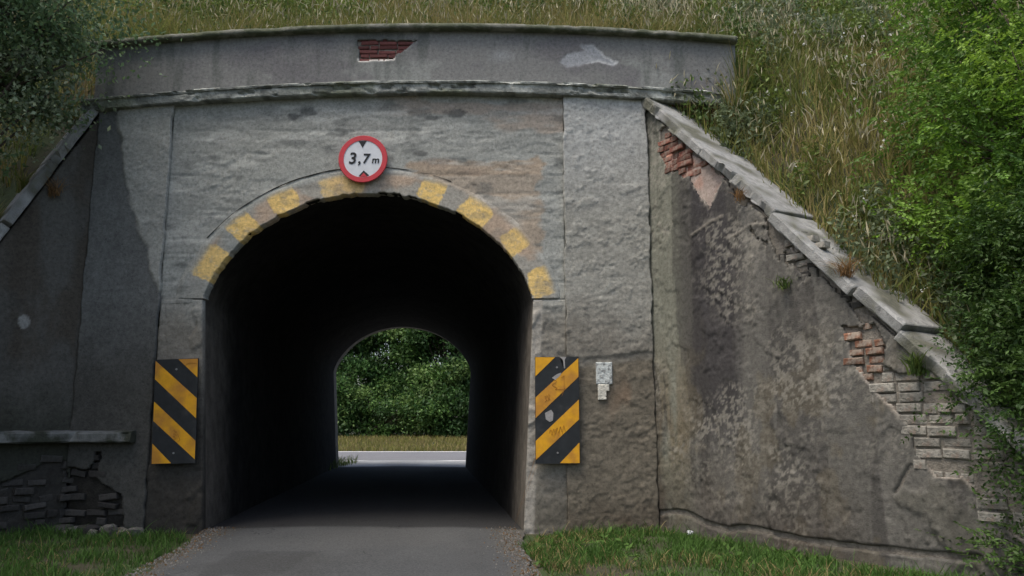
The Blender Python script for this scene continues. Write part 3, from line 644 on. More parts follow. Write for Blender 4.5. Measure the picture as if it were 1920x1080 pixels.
def wr_height(U, V):
    h = 0.02 * (fbm(U * 1.5, V * 1.5, 221) - 0.5) + 0.007 * (np.abs(fbm(U * 15, V * 15, 222, 4, 0.7) - 0.5) * 2 - 0.3)
    h = h - 0.010 * sm(0.58, 0.595, fbm(U * 2.6, V * 2.2, 225, 5, 0.6)) + 0.008 * sm(0.6, 0.61, fbm(U * 4, V * 3.2, 226, 5, 0.6))
    wob = 0.02 * (fbm(U * 9, V * 9, 223) - 0.5)
    h = h - 0.07 * sm(0.034, 0.014, np.abs(line_d(U, V, BASECR) + wob)) - 0.008 * sm(0.0, -0.05, V - np.interp(U, *np.array(BASECR).T))
    h = h - 0.05 * sm(0.020, 0.006, np.abs(line_d(U, V, CR2) + wob * 0.5))
    for cr in (CR3, CR4): h = h + 0.012 * sm(0.02, 0.005, line_d(U, V, cr) + np.abs(wob))
    h = h + 0.02 * sm(0.06, -0.02, poly_sd(U, V, [(3.1, .62), (3.3, .5), (3.45, .3), (3.5, .1), (3.9, .1), (3.8, .5), (3.4, .75)]) + 0.3 * (fbm(U * 5, V * 5, 224, 5, 0.6) - 0.5))
    return h - 0.004
def wr_color(U, V):
    c = np.ones(U.shape + (3,)) * S(91, 89, 84)
    st = fbm(U * 2.6, V * 0.22, 231, 4); st2 = fbm(U * 7, V * 0.5, 232, 4)
    c *= (0.62 + 0.5 * st + 0.34 * fbm(U * 13, V * 0.35, 242, 4))[..., None]
    c = mixc(c, S(118, 119, 106), 0.7 * sm(0.75, 0.4, U + 0.3 * (st2 - 0.5)))
    c = mixc(c, S(100, 84, 62), 0.55 * sm(0.5, 0.7, fbm(U * 3, V * 0.6, 233)) * sm(0.9, 0.3, U) * sm(2.6, 1.2, V))
    c = mixc(c, S(52, 50, 52), 0.8 * sm(0.62, 0.75, U + 0.25 * (st2 - 0.5)) * sm(1.55, 1.25, U + 0.4 * (st2 - 0.5)) * sm(0.6, 1.6, V))
    c = mixc(c, S(60, 58, 56), 0.55 * sm(0.52, 0.6, fbm(U * 4.2, V * 0.35, 234, 5, 0.6)))
    c = mixc(c, S(98, 90, 72), 0.35 * sm(0.55, 0.64, fbm(U * 3, V * 2.0, 235, 5, 0.6)) * sm(2.6, 1.4, V))
    c = mixc(c, S(134, 130, 120), 0.6 * sm(0.52, 0.56, fbm(U * 24, V * 24, 236, 3, 0.7)) * sm(0.4, 0.65, fbm(U * 1.6, V * 1.6, 237, 5)))
    c = mixc(c, S(64, 58, 52), 0.55 * sm(1.0, 0.2, V + 0.7 * (fbm(U * 1.6, V * 2, 238) - 0.5)) * sm(2.9, 2.4, U))
    rim = wr_hole(U, V)
    c = mixc(c, S(150, 142, 132), 0.8 * sm(0.03, 0.0, rim) * sm(0.35, 0.6, fbm(U * 5, V * 5, 239)))
    c = mixc(c, S(90, 88, 80), 0.6 * sm(0.06, -0.06, poly_sd(U, V, [(3.1, .62), (3.3, .5), (3.45, .3), (3.5, .1), (3.9, .1), (3.8, .5), (3.4, .75)]) + 0.3 * (fbm(U * 5, V * 5, 224, 5, 0.6) - 0.5)))
    c = c * 0.68
    crk = np.minimum(line_d(U, V, CR3), line_d(U, V, CR4)); c = mixc(c, S(112, 107, 98), 0.6 * sm(0.025, 0.008, crk))
    return c
b = Buf()
relief(b, np.arange(-0.03, 5.05, 0.0185), np.arange(-0.35, 5.2, 0.0185), FR, wr_height, wr_color,
       keep=lambda U, V: (wr_hole(U, V) > 0) & (V < cope_r(U) - 0.05 - 0.34 * sm(0.46, 0.70, fbm(U * 3.2 + V * 1.1, V * 2.0, 241, 5, 0.6)) * sm(0.2, 1.2, U)), depth=0.035)
world_child(b.build('plaster_face', M['plaster']), wing_r)
def wing_core(O, D, Nn, tmax, zf, parent):
    b = Buf(); zz = [(0, -0.4), (tmax, -0.4), (tmax, max(zf(tmax) - 0.02, -0.3)), (0, zf(0) - 0.02)]
    A = [O + D * t + Nn * w + np.array([0, 0, z]) for t, z in zz for w in (-0.036, -0.46)]
    b.add(A, [[0, 2, 4, 6], [1, 7, 5, 3], [0, 1, 3, 2], [2, 3, 5, 4], [4, 5, 7, 6], [6, 7, 1, 0]])
    world_child(b.build('wall_core', M['core'], smooth=False), parent)
wing_core(WR_O, WR_D, WR_N, 5.05, cope_r, wing_r)
lay_bricks(wing_r, FR, lambda U, V: (poly_sd(U, V, H1) < 0.03) & (V > 4.02 + 0.25 * (U - 0.3)) & (V < cope_r(U) - 0.03), 0.2, 1.5, 3.9, 4.95, M['red_brick'], course=0.075, out=-0.012, miss=0.12, rough=0.014, tilt=0.02)
lay_bricks(wing_r, FR, lambda U, V: (poly_sd(U, V, H2) < 0.05) & (U < 3.03) & (V > 1.62), 2.6, 3.1, 1.55, 2.2, M['orange_brick'], course=0.078, blen=0.22, out=-0.022, miss=0.16, rough=0.016, tilt=0.04, sj=0.12)
lay_bricks(wing_r, FR, lambda U, V: (poly_sd(U, V, H2) < 0.05) & ((U >= 3.0) | (V < 1.62)) & (V < cope_r(U) - 0.03), 2.85, 4.9, 0.02, 1.9, M['pale_brick'], course=0.094, blen=0.25, out=-0.020, miss=0.06, rough=0.012, tilt=0.03, sj=0.09)
lay_bricks(wing_r, FR, lambda U, V: (V < cope_r(U) - 0.02) & (V > cope_r(U) - 0.3) & (poly_sd(U, V, H1) > 0.1) & (poly_sd(U, V, H2) > 0.1) & (poly_sd(U, V, H4) > 0.06), 1.2, 3.6, 1.7, 4.2, M['dark_brick'], out=-0.026, miss=0.35, rough=0.008, tilt=0.06, sj=0.15)
lay_bricks(wing_r, FR, lambda U, V: poly_sd(U, V, H4) < 0.04, 1.9, 2.4, 2.8, 3.15, M['pale_brick'], out=-0.012, miss=0.1)
# pinkish undercoat still clinging below the red bricks
b = Buf()
UC = [(0.28, 4.42), (0.42, 4.52), (0.62, 4.4), (0.86, 4.3), (1.1, 4.08), (1.2, 3.98), (1.12, 3.8), (1.0, 3.64), (0.8, 3.88), (0.66, 4.1), (0.5, 4.22)]
relief(b, np.arange(0.2, 1.3, 0.0185), np.arange(3.6, 4.6, 0.0185), (WR_O - 0.031 * WR_N, WR_D, WR_N), lambda U, V: 0.012 * (fbm(U * 12, V * 12, 251) - 0.4),
       lambda U, V: mixc(np.ones(U.shape + (3,)) * S(132, 120, 112), S(140, 98, 82), 0.8 * sm(0.45, 0.65, fbm(U * 7, V * 7, 252)) * sm(3.7, 4.3, V)),
       keep=lambda U, V: poly_sd(U, V, UC) + 0.1 * (fbm(U * 8, V * 8, 253) - 0.5) < 0.02, depth=0.004)
tag(world_child(b.build('undercoat', M['plaster']), wing_r), 'pinkish broken undercoat below the red bricks')
coping(wing_r, WR_O, WR_D, WR_N, cope_r, [(-0.1, 0.945), (0.95, 1.875), (1.885, 2.765), (2.785, 3.172), (3.18, 3.84), (3.848, 4.5), (4.508, 5.1)], 1.03, 261, M['coping'])

wing_l = tag(empty('wing_wall', (-6.0, -1.0, 0)), 'dark shaded wing wall with low ledge, left of the tunnel', 'wall')
FL = (WL_O, -WL_D, WL_N)
HL = [(-0.02, 0.8), (-0.25, 0.86), (-0.5, 0.66), (-0.85, 0.6), (-1.1, 0.3), (-1.0, 0.02), (0.1, 0.02)]
wl_hole = lambda U, V: poly_sd(U, V, HL) + 0.12 * (fbm(U * 6, V * 6, 271) - 0.5)
def wl_height(U, V): return 0.02 * (fbm(U * 1.5, V * 1.5, 272) - 0.5) + 0.014 * (fbm(U * 12, V * 12, 273) - 0.5)
def wl_color(U, V):
    c = np.ones(U.shape + (3,)) * S(66, 65, 61)
    c *= (0.75 + 0.5 * fbm(U * 4, V * 0.5, 274))[..., None]
    c = mixc(c, S(56, 50, 42), 0.6 * sm(0.45, 0.65, fbm(U * 3, V * 1.2, 275)))
    c = mixc(c, S(38, 40, 33), 0.75 * sm(1.9, 1.1, V + 0.5 * (fbm(U * 3, V * 3, 276) - 0.5)))  # shade around and below the ledge painted into the colour
    c = mixc(c, S(120, 120, 116), 0.8 * sm(1.1, 0.8, np.hypot((U + 0.62) / 0.06, (V - 2.42) / 0.09) + 0.6 * (fbm(U * 15, V * 15, 277) - 0.5)))
    return c
b = Buf()
relief(b, np.arange(-2.62, 0.03, 0.0185), np.arange(-0.35, 5.15, 0.0185), FL, wl_height, wl_color, keep=lambda U, V: (wl_hole(U, V) > 0) & (V < cope_l(-U) - 0.04), depth=0.035)
world_child(b.build('plaster_face', M['plaster']), wing_l)
b = Buf(); zz = [(0, -0.4), (2.62, -0.4), (2.62, 0.1), (0, 5.14)]
A = [WL_O + WL_D * t + WL_N * w + np.array([0, 0, z]) for t, z in zz for w in (-0.036, -0.46)]
b.add(A, [[6, 4, 2, 0], [3, 5, 7, 1], [2, 3, 1, 0], [4, 5, 3, 2], [6, 7, 5, 4], [0, 1, 7, 6]]); world_child(b.build('wall_core', M['dark_core'], smooth=False), wing_l)
lay_bricks(wing_l, FL, lambda U, V: wl_hole(U, V) < 0.06, -1.3, 0.0, 0.0, 0.9, M['dark_brick'], course=0.09, blen=0.25, out=-0.012, miss=0.2, rough=0.028, tilt=0.09, sj=0.18)
coping(wing_l, WL_O, WL_D, WL_N, cope_l, [(0.02, 0.42), (0.43, 0.86), (0.875, 1.3), (1.31, 1.9), (1.92, 2.7)], 1.93, 281, M['coping'], w0=0.06, w1=-0.45)
b = Buf()      # ledge: a worn concrete shelf that turns the corner
zl0, zl1 = 1.035, 1.17
def ledge_run(O, D, Nn, t0, t1, seed):
    X = np.linspace(t0, t1, 60); P = [(-0.05, zl0), (0.15, zl0 - 0.004), (0.175, zl0 + 0.015), (0.18, zl1 - 0.03), (0.165, zl1 - 0.006), (0.1, zl1), (-0.05, zl1 + 0.01)]
    n = len(P); v = np.zeros((60, n, 3))
    for k, (w, z) in enumerate(P):
        a = 0.018 * (fbm(X * 7, 0 * X + k, seed, 4) - 0.5) + 0.05 * sm(0.6, 0.75, fbm(X * 4, 0 * X + k * 0.3, seed + 7)) * -(w > 0.12)
        v[:, k] = O + X[:, None] * D + (w + a)[:, None] * Nn + np.c_[0 * X, 0 * X, z + 0.016 * (fbm(X * 5, 0 * X + k, seed + 3) - 0.5)]
    i = np.arange(59)[:, None] * n; j = np.arange(n)[None]; kk = (j + 1) % n
    b.add(v.reshape(-1, 3), np.stack([i + j, i + kk, i + n + kk, i + n + j], -1).reshape(-1, 4), [[0, x, x + 1] for x in range(1, n - 1)] + [[59 * n, 59 * n + x + 1, 59 * n + x] for x in range(1, n - 1)])
ledge_run(np.array([0, 0, 0]), np.array([1.0, 0, 0]), np.array([0, -1.0, 0]), -5.3, -4.47, 291)
ledge_run(WL_O, WL_D, WL_N, -0.03, 2.5, 295)
world_child(b.build('ledge', mat('ledge_concrete', (0.17, 0.175, 0.165), var=0.35, scale=10, bump=0.7, bscale=50, second=(0.05, 0.055, 0.04), sscale=4), smooth=False), wing_l)

# ------------------------------------------------------------------ round height-limit sign
def disc(b, cx, y, cz, r0, r1, n=48, th=0.0):
    th_ = np.arange(n) * 2 * math.pi / n; c, s_ = np.cos(th_), np.sin(th_)
    ring = lambda r, yy: np.c_[cx + r * c, np.full(n, yy), cz + r * s_]
    if r0 == 0:
        v = np.concatenate([ring(r1, y), ring(r1, y + th), [[cx, y, cz], [cx, y + th, cz]]]); i = np.arange(n); k = (i + 1) % n
        b.add(v, np.stack([i, i + n, k + n, k], -1), np.concatenate([np.stack([np.full(n, 2 * n), i, k], -1), np.stack([np.full(n, 2 * n + 1), k + n, i + n], -1)]))
    else:
        v = np.concatenate([ring(r0, y), ring(r1 - 0.006, y), ring(r1, y + 0.008), ring(r1, y + th), ring(r0, y + th)]); i = np.arange(n); k = (i + 1) % n
        b.add(v, np.concatenate([np.stack([i + a * n, i + ((a + 1) % 5) * n, k + ((a + 1) % 5) * n, k + a * n], -1) for a in range(5)]))
SX, SZ, SY = -1.87, 4.53, -0.075
sign = tag(empty('height_limit_sign', (SX, SY, SZ)), 'round red-rimmed white 3,7 m height limit sign above the arch', 'road sign')
spart = lambda o: world_child(o, sign)
b = Buf(); disc(b, SX, SY, SZ, 0, 0.297, th=0.004); spart(b.build('plate', M['sign_white'], smooth=False))
b = Buf(); disc(b, SX, SY - 0.006, SZ, 0.243, 0.308, th=0.016); spart(b.build('rim', M['sign_red'], smooth=False))
def flat_poly(name, pts, y, m, part, th=0.003):
    b = Buf(); n = len(pts)
    v = [(x, y, z) for x, z in pts] + [(x, y + th, z) for x, z in pts]
    b.add(v, [[i, i + n, (i + 1) % n + n, (i + 1) % n] for i in range(n)], [[0, i, i + 1] for i in range(1, n - 1)])
    return part(b.build(name, m, smooth=False))
flat_poly('triangle', [(SX - 0.062, SZ + 0.232), (SX - 0.009, SZ + 0.146), (SX + 0.04, SZ + 0.236)], SY - 0.004, M['sign_black'], spart)
flat_poly('triangle', [(SX - 0.048, SZ - 0.226), (SX + 0.014, SZ - 0.152), (SX + 0.085, SZ - 0.215), (SX + 0.02, SZ - 0.238)], SY - 0.004, M['sign_black'], spart)
flat_poly('triangle', [(SX - 0.032, SZ - 0.236), (SX + 0.014, SZ - 0.182), (SX + 0.066, SZ - 0.236)], SY - 0.006, M['sign_red'], spart)
def text_part(body, x, z, size, m, y, part, off=0.006):
    cu = bpy.data.curves.new('lettering', 'FONT'); cu.body = body; cu.size = size; cu.extrude = 0.0012; cu.offset = off * size; cu.align_x = 'CENTER'; cu.shear = 0.12
    o = bpy.data.objects.new('tmp', cu); COL.objects.link(o); bpy.context.view_layer.update()
    me = bpy.data.meshes.new_from_object(o.evaluated_get(bpy.context.evaluated_depsgraph_get())); bpy.data.objects.remove(o); bpy.data.curves.remove(cu)
    me.materials.clear(); ob = mobj('lettering', me, m); ob.location = (x, y, z); ob.rotation_euler = (math.radians(90), 0, 0)
    return part(ob)
text_part('3', SX - 0.133, SZ - 0.062, 0.205, M['sign_black'], SY - 0.004, spart, 0.02)
text_part(',', SX - 0.045, SZ - 0.058, 0.19, M['sign_black'], SY - 0.004, spart, 0.02)
text_part('7', SX + 0.035, SZ - 0.055, 0.175, M['sign_black'], SY - 0.004, spart, 0.02)
text_part('m', SX + 0.157, SZ - 0.055, 0.125, M['sign_black'], SY - 0.004, spart, 0.02)
for dz in (-0.14, 0.1):
    b = Buf(); b.box((SX - 0.22, SY + 0.005, SZ + dz), (SX + 0.22, -0.0, SZ + dz + 0.04)); spart(b.build('bracket', M['metal'], smooth=False))

# ------------------------------------------------------------------ striped hazard boards
def board(x0, x1, z0, z1, mirror, label, y=-0.095):
    W, Hh = x1 - x0, z1 - z0
    o = tag(empty('hazard_board', ((x0 + x1) / 2, y, z0)), label, 'warning board', 'striped boards beside the tunnel mouth')
    part = lambda k: world_child(k, o)
    b = Buf(); b.box((x0, y, z0), (x1, y + 0.02, z1)); part(b.build('plate', M['board_black'], smooth=False))
    for zb in (z0 + 0.2, z1 - 0.25):
        b = Buf(); b.box((x0 + 0.06, y + 0.021, zb), (x1 - 0.06, -0.0, zb + 0.05)); part(b.build('bracket', M['metal'], smooth=False))
    st = [[(0.01, 0.004), (0.46, 0.004), (0.01, 0.185)], [(0.01, 0.385), (0.99, 0.012), (0.99, 0.19), (0.01, 0.578)],
          [(0.01, 0.79), (0.99, 0.405), (0.99, 0.59), (0.01, 0.965)], [(0.55, 0.994), (0.99, 0.805), (0.99, 0.994)]]
    P = lambda u, v: ((x1 - u * W) if mirror else (x0 + u * W), z1 - v * Hh)
    for s_ in st: flat_poly('stripe', [P(*p) for p in s_], y - 0.003, M['board_yellow'], part)
    for (u, v) in ((0.5, 0.1), (0.5, 0.9)):
        b = Buf(); x, z = P(u, v); disc(b, x, y - 0.008, z, 0, 0.012, 10, 0.008); part(b.build('bolt', M['metal'], smooth=False))
    def stroke(pts, r=0.0026):
        b = Buf(); b.tube([(P(u, v)[0], y - 0.0045, P(u, v)[1]) for u, v in pts], r, 4); part(b.build('scrawl', M['scrawl'], smooth=False))
    if not mirror:
        a = np.linspace(0, 1, 14)
        stroke([(0.22 + 0.12 * t + 0.03 * math.sin(t * 19), 0.40 - 0.02 * t + 0.03 * math.cos(t * 17)) for t in a])
        stroke([(0.44 + 0.05 * math.sin(t * 9), 0.22 + 0.09 * t) for t in a]); stroke([(0.58, 0.20), (0.66, 0.18), (0.66, 0.31), (0.45, 0.31)]); stroke([(0.5, 0.29), (0.62, 0.2), (0.68, 0.29)])
        stroke([(0.32 + 0.36 * t, 0.72 - 0.03 * math.sin(t * 30) - 0.05 * t) for t in np.linspace(0, 1, 30)])
        stroke([(0.36, 0.69), (0.42, 0.75), (0.46, 0.68), (0.52, 0.74), (0.56, 0.66), (0.62, 0.73)])
    else:
        stroke([(0.48 + 0.04 * math.sin(t * 21), 0.68 + 0.1 * t) for t in np.linspace(0, 1, 16)]); stroke([(0.42, 0.72), (0.36, 0.78), (0.44, 0.8)])
        stroke([(0.04, 0.05), (0.2, 0.04), (0.3, 0.07)])
    if not mirror:
        for poly in ([(0.22, 0.53), (0.36, 0.5), (0.41, 0.53), (0.40, 0.6), (0.33, 0.615), (0.24, 0.59)], [(0.56, 0.0), (0.72, 0.0), (0.68, 0.03), (0.69, 0.11), (0.66, 0.11), (0.64, 0.03), (0.57, 0.015)],
                     [(0.38, 0.2), (0.5, 0.165), (0.6, 0.15), (0.57, 0.18), (0.46, 0.22)]):
            flat_poly('smudge', [P(*p) for p in poly], y - 0.0045, mat('smudge_grey', (0.3, 0.29, 0.28), var=0.3, scale=30), part)
    return o
bl = board(-4.235, -3.72, 0.79, 2.02, True, 'black and yellow striped warning board left of the tunnel mouth')
bl.rotation_euler = (0, -0.035, 0)
board(0.275, 0.80, 0.79, 2.045, False, 'scratched black and yellow striped warning board right of the tunnel mouth')

# ------------------------------------------------------------------ stones at the foot of the walls
def stone(name, loc, size, seed, m, label, cat, group):
    r = np.random.default_rng(seed)
    th = np.linspace(0, math.pi, 6); v = []
    for i, t in enumerate(th):
        for k in range(8):
            p = np.array([math.sin(t) * math.cos(k * math.pi / 4), math.sin(t) * math.sin(k * math.pi / 4), math.cos(t)])
            p = np.sign(p) * np.abs(p) ** 0.7
            v.append(p * np.array(size) / 2 * (1 + r.normal(0, 0.09)))
    q = [[i * 8 + k, (i + 1) * 8 + k, (i + 1) * 8 + (k + 1) % 8, i * 8 + (k + 1) % 8] for i in range(5) for k in range(8)]
    o = mobj(name, np_mesh(name, v, q, smooth=False), m); o.location = loc; o.rotation_euler = (r.normal(0, 0.2), r.normal(0, 0.2), r.uniform(0, 6))
    return tag(o, label, cat, group)
ORD = ['leftmost', 'second', 'third', 'fourth', 'fifth', 'sixth', 'seventh', 'eighth', 'rightmost']
for i, x in enumerate(np.linspace(-5.15, -4.3, 9)):
    x += RNG.uniform(-0.04, 0.04); y = RNG.uniform(-0.40, -0.14) - 0.22 * (i > 4) * RNG.random(); s_ = RNG.uniform(0.10, 0.21); k = (i * 2) % 3
    stone('rubble_stone', (x, y, 0.01 + s_ * 0.2), (s_ * 1.4, s_, s_ * 0.75), 300 + i, (M['dark_brick'], M['rubble'], M['core'])[k],
          ('dark', 'pale', 'brownish')[k] + ' broken stone in the grass under the left ledge, ' + ORD[i] + (' of the row' if i in (0, 8) else ' from the left'), 'stone', 'rubble at the foot of the left wall')
p = WR_O + WR_D * 0.72 + WR_N * 0.2
stone('paper_scrap', (p[0], p[1], 0.09), (0.07, 0.05, 0.05), 350, M['sign_white'], 'small white crumpled scrap at the foot of the right wing wall', 'litter', None)
# ------------------------------------------------------------------ grass and weeds
def blades(buf, P, h, w, bend, cols, tipc=None):
    n = len(P); az = RNG.uniform(0, 2 * math.pi, n); la = RNG.uniform(0, 2 * math.pi, n)
    wd = np.stack([np.cos(az), np.sin(az), 0 * az], -1); ld = np.stack([np.cos(la), np.sin(la), 0 * la], -1)
    vs = []
    for s_, wf in ((0, 1.0), (0.4, 0.9), (0.75, 0.6)):
        c = P + ld * (bend * h * s_ ** 2)[:, None] + np.array([0, 0, 1.0]) * (h * (s_ - 0.35 * bend * s_ ** 2))[:, None]
        vs += [c - wd * (w * wf / 2)[:, None], c + wd * (w * wf / 2)[:, None]]
    tip = P + ld * (bend * h)[:, None] + np.array([0, 0, 1.0]) * (h * (1 - 0.35 * bend))[:, None]; vs.append(tip)
    v = np.stack(vs, 1).reshape(-1, 3); k = np.arange(n)[:, None] * 7
    q = np.concatenate([k + np.array([[0, 1, 3, 2]]), k + np.array([[2, 3, 5, 4]])]); t = k + np.array([[4, 5, 6]])
    c = np.repeat(cols[:, None], 7, 1)
    if tipc is not None: c[:, 4:] = 0.5 * c[:, 4:] + 0.5 * tipc[:, None]
    buf.add(v, q, t, c.reshape(-1, 3)); return tip
def heads(buf, tips, L, w, cols):
    n = len(tips); d = RNG.normal(0, 0.35, (n, 3)); d[:, 2] = 1; d /= np.linalg.norm(d, axis=1)[:, None]
    az = RNG.uniform(0, math.pi, n); k = np.arange(n)[:, None] * 4
    for off in (0, math.pi / 2):
        wd = np.stack([np.cos(az + off), np.sin(az + off), 0 * az], -1) * (w / 2)[:, None]
        a = tips - d * 0.02; m_ = tips + d * (L * 0.4)[:, None]; e = tips + d * L[:, None]
        buf.add(np.stack([a, m_ - wd, e, m_ + wd], 1).reshape(-1, 3), k + np.array([[0, 1, 2, 3]]), None, np.repeat(cols[:, None], 4, 1).reshape(-1, 3))
GREEN = np.array([0.125, 0.175, 0.036]); DGREEN = np.array([0.08, 0.13, 0.033]); STRAW = np.array([0.33, 0.265, 0.115]); OLIVE = np.array([0.195, 0.195, 0.05])
def pick_cols(x, y, seed, straw=0.35):
    n = np.clip(0.5 + 1.5 * (fbm(x * 1.3, y * 1.3, seed, 3) - 0.5), 0, 1); r = RNG.random(len(x))
    c = np.where((r < straw * sm(0.35, 0.65, n) * 2)[:, None], STRAW, np.where((RNG.random(len(x)) < n)[:, None], OLIVE, GREEN))
    return c * RNG.uniform(0.7, 1.3, (len(x), 1))
def wild(x0, x1, y0, y1, n, keep, hgt, straw, buf, hb, seed, wmul=1.0):
    x = RNG.uniform(x0, x1, n); y = RNG.uniform(y0, y1, n); k = keep(x, y); x, y = x[k], y[k]
    z = terrain(x, y)
    P = np.stack([x, y, z - 0.02], -1); dens = fbm(x * 1.1, y * 1.1, seed + 5, 3)
    h = hgt * RNG.uniform(0.45, 1.15, len(x)) * (0.6 + 0.8 * dens)
    c = pick_cols(x, y, seed, straw)
    tip = blades(buf, P, h, RNG.uniform(0.009, 0.021, len(x)) * wmul, RNG.uniform(0.1, 0.85, len(x)), c, (0.6 * STRAW + 0.4 * GREEN) * np.ones((len(x), 3)))
    s_ = RNG.random(len(x)) < 0.2 * sm(0.35, 0.65, fbm(x * 1.2, y * 1.2, seed + 8, 3))
    st = tip[s_].copy(); base = P[s_]
    hh = h[s_] * 1.25 + 0.12
    b0 = len(base)
    t2 = blades(buf, base, hh, np.full(b0, 0.004), RNG.uniform(0.05, 0.35, b0), STRAW * RNG.uniform(0.7, 1.2, (b0, 1)))
    k2 = RNG.random(b0) < 0.07; n2 = int(k2.sum())            # a few long arching plumes
    blades(hb, t2[k2], RNG.uniform(0.10, 0.2, n2), RNG.uniform(0.010, 0.018, n2), RNG.uniform(0.9, 1.6, n2), np.array([0.55, 0.52, 0.38]) * RNG.uniform(0.6, 1.2, (n2, 1)))
    heads(hb, t2, RNG.uniform(0.08, 0.17, b0), RNG.uniform(0.010, 0.022, b0), np.array([0.46, 0.42, 0.28]) * RNG.uniform(0.5, 1.3, (b0, 1)))
okA = lambda x, y: bank_keep(x, y)
def okB(x, y):
    dr = (x - 1.71) * 0.844 + y * 0.536
    return bank_keep(x, y) & (dr > 0.36 + 0.5 * (fbm(x * 2, y * 2, 401) - 0.38)) & (terrain(x, y) > -0.1)
def okL(x, y):
    dl = -(x + 5.25) * 0.714 + y * 0.7
    return bank_keep(x, y) & (dl > 0.9) & (terrain(x, y) > -0.1)
g = Buf(); hb = Buf()
wild(-8, 3.4, 0.55, 5.2, 30000, okA, 0.55, 0.26, g, hb, 411)
wild(1.7, 10, -5.6, 5.2, 64000, okB, 0.46, 0.18, g, hb, 421)
wild(-5.3, 3.0, 0.5, 1.3, 5000, okA, 0.85, 0.35, g, hb, 425)
wild(-10, -5.3, -4.5, 0.55, 8000, okL, 0.45, 0.2, g, hb, 431)
tag(g.build('embankment_grass', M['grass']), 'tall wild grass, green and straw, covering the embankment', 'grass', kind='stuff')
tag(hb.build('grass_seed_heads', M['grass']), 'pale seed heads standing above the embankment grass', 'grass', kind='stuff')

def leaf_quads(buf, P, L, W, up, cols, dirs=None):
    n = len(P)
    d = RNG.normal(0, 1, (n, 3)) if dirs is None else dirs.copy()
    if dirs is None: d[:, 2] -= 0.25
    d /= np.linalg.norm(d, axis=1)[:, None]
    nrm = RNG.normal(0, 1, (n, 3)); nrm[:, 2] += up; s_ = np.cross(d, nrm); s_ /= np.linalg.norm(s_, axis=1)[:, None] + 1e-9
    nn = np.cross(s_, d)
    L = np.broadcast_to(L, (n,))[:, None]; W = np.broadcast_to(W, (n,))[:, None]
    v = np.stack([P, P + d * L * 0.45 - s_ * W / 2 + nn * W * 0.12, P + d * L - nn * L * 0.08, P + d * L * 0.45 + s_ * W / 2 + nn * W * 0.12], 1).reshape(-1, 3)
    k = np.arange(n)[:, None] * 4
    buf.add(v, None, np.concatenate([k + np.array([[0, 1, 2]]), k + np.array([[0, 2, 3]])]), np.repeat(cols[:, None], 4, 1).reshape(-1, 3))
# leafy weeds on the slope
wbuf = Buf()
x = RNG.uniform(-6.5, 3, 2400); y = RNG.uniform(0.9, 4.6, 2400); k = fbm(x * 1.1, y * 1.1, 447, 3) > 0.5; x, y = x[k], y[k]; z = terrain(x, y)
for j in range(18):
    hh = RNG.uniform(0.05, 0.85, len(x)) * (0.3 + 1.0 * vn(x * 1.7, y * 1.7, 449))
    leaf_quads(wbuf, np.stack([x + RNG.normal(0, 0.06, len(x)), y + RNG.normal(0, 0.06, len(x)), z + hh], -1), RNG.uniform(0.05, 0.11, len(x)), RNG.uniform(0.02, 0.045, len(x)), 1.2, np.where((vn(x * 2, y * 2, 446) > 0.5)[:, None], GREEN, DGREEN) * RNG.uniform(0.7, 1.35, (len(x), 1)))
x = RNG.uniform(1.7, 9, 5200); y = RNG.uniform(-5, 4.5, 5200); k = okB(x, y) & (fbm(x * 0.8, y * 0.8, 441, 3) > 0.42); x, y = x[k], y[k]; z = terrain(x, y)
for j in range(26):
    hh = RNG.uniform(0.05, 0.62, len(x)) * (0.55 + 0.9 * fbm(x * 0.8, y * 0.8, 445))
    P = np.stack([x + RNG.normal(0, 0.06, len(x)), y + RNG.normal(0, 0.06, len(x)), z + hh], -1)
    leaf_quads(wbuf, P, RNG.uniform(0.05, 0.11, len(x)), RNG.uniform(0.02, 0.045, len(x)), 1.2, np.where((vn(x * 2, y * 2, 446) > 0.6)[:, None], GREEN, np.where((vn(x * 1.3, y * 1.3, 448) > 0.5)[:, None], np.array([0.15, 0.19, 0.10]), DGREEN)) * RNG.uniform(0.7, 1.35, (len(x), 1)))
tag(wbuf.build('slope_weeds', M['leaf']), 'leafy green weeds among the grass on the embankment', 'weeds', kind='stuff')
fb = Buf()
x = RNG.uniform(2.2, 7.5, 240); y = RNG.uniform(-3.6, 2.2, 240); k = okB(x, y) & (fbm(x * 1.1, y * 1.1, 451) > 0.47); x, y = x[k], y[k]; z = terrain(x, y) + RNG.uniform(0.4, 0.7, len(x))
for j in range(6):
    leaf_quads(fb, np.stack([x, y, z], -1) + RNG.normal(0, 0.012, (len(x), 3)), 0.03, 0.026, 2.5, np.ones((len(x), 3)) * 0.7)
tag(fb.build('white_flowers', M['petal']), 'small white flowers scattered over the right slope', 'flowers', kind='stuff')

# short verge grass
def verge(n, xs, ys, keep, hmin, hmax, buf, seed, straw, wmul=1.0):
    x = RNG.uniform(*xs, n); y = RNG.uniform(*ys, n); k = keep(x, y); x, y = x[k], y[k]
    den = fbm(x * 2.6, y * 2.6, seed, 4, 0.6); k = RNG.random(len(x)) < sm(0.3, 0.52, den) + 0.12; x, y, den = x[k], y[k], den[k]
    h = RNG.uniform(hmin, hmax, len(x)) * (0.25 + 1.6 * den ** 1.5) * np.where(RNG.random(len(x)) < 0.06, 1.7, 1.0)
    c = np.where((RNG.random(len(x)) < straw * 2 * sm(0.4, 0.7, fbm(x * 1.2, y * 1.2, seed + 3)))[:, None], STRAW * 0.9, np.array([0.075, 0.155, 0.03])) * RNG.uniform(0.55, 1.3, (len(x), 1))
    blades(buf, np.stack([x, y, ground_z(x, y) - 0.005], -1), h, RNG.uniform(0.005, 0.01, len(x)) * wmul, RNG.uniform(0.2, 0.9, len(x)), c)
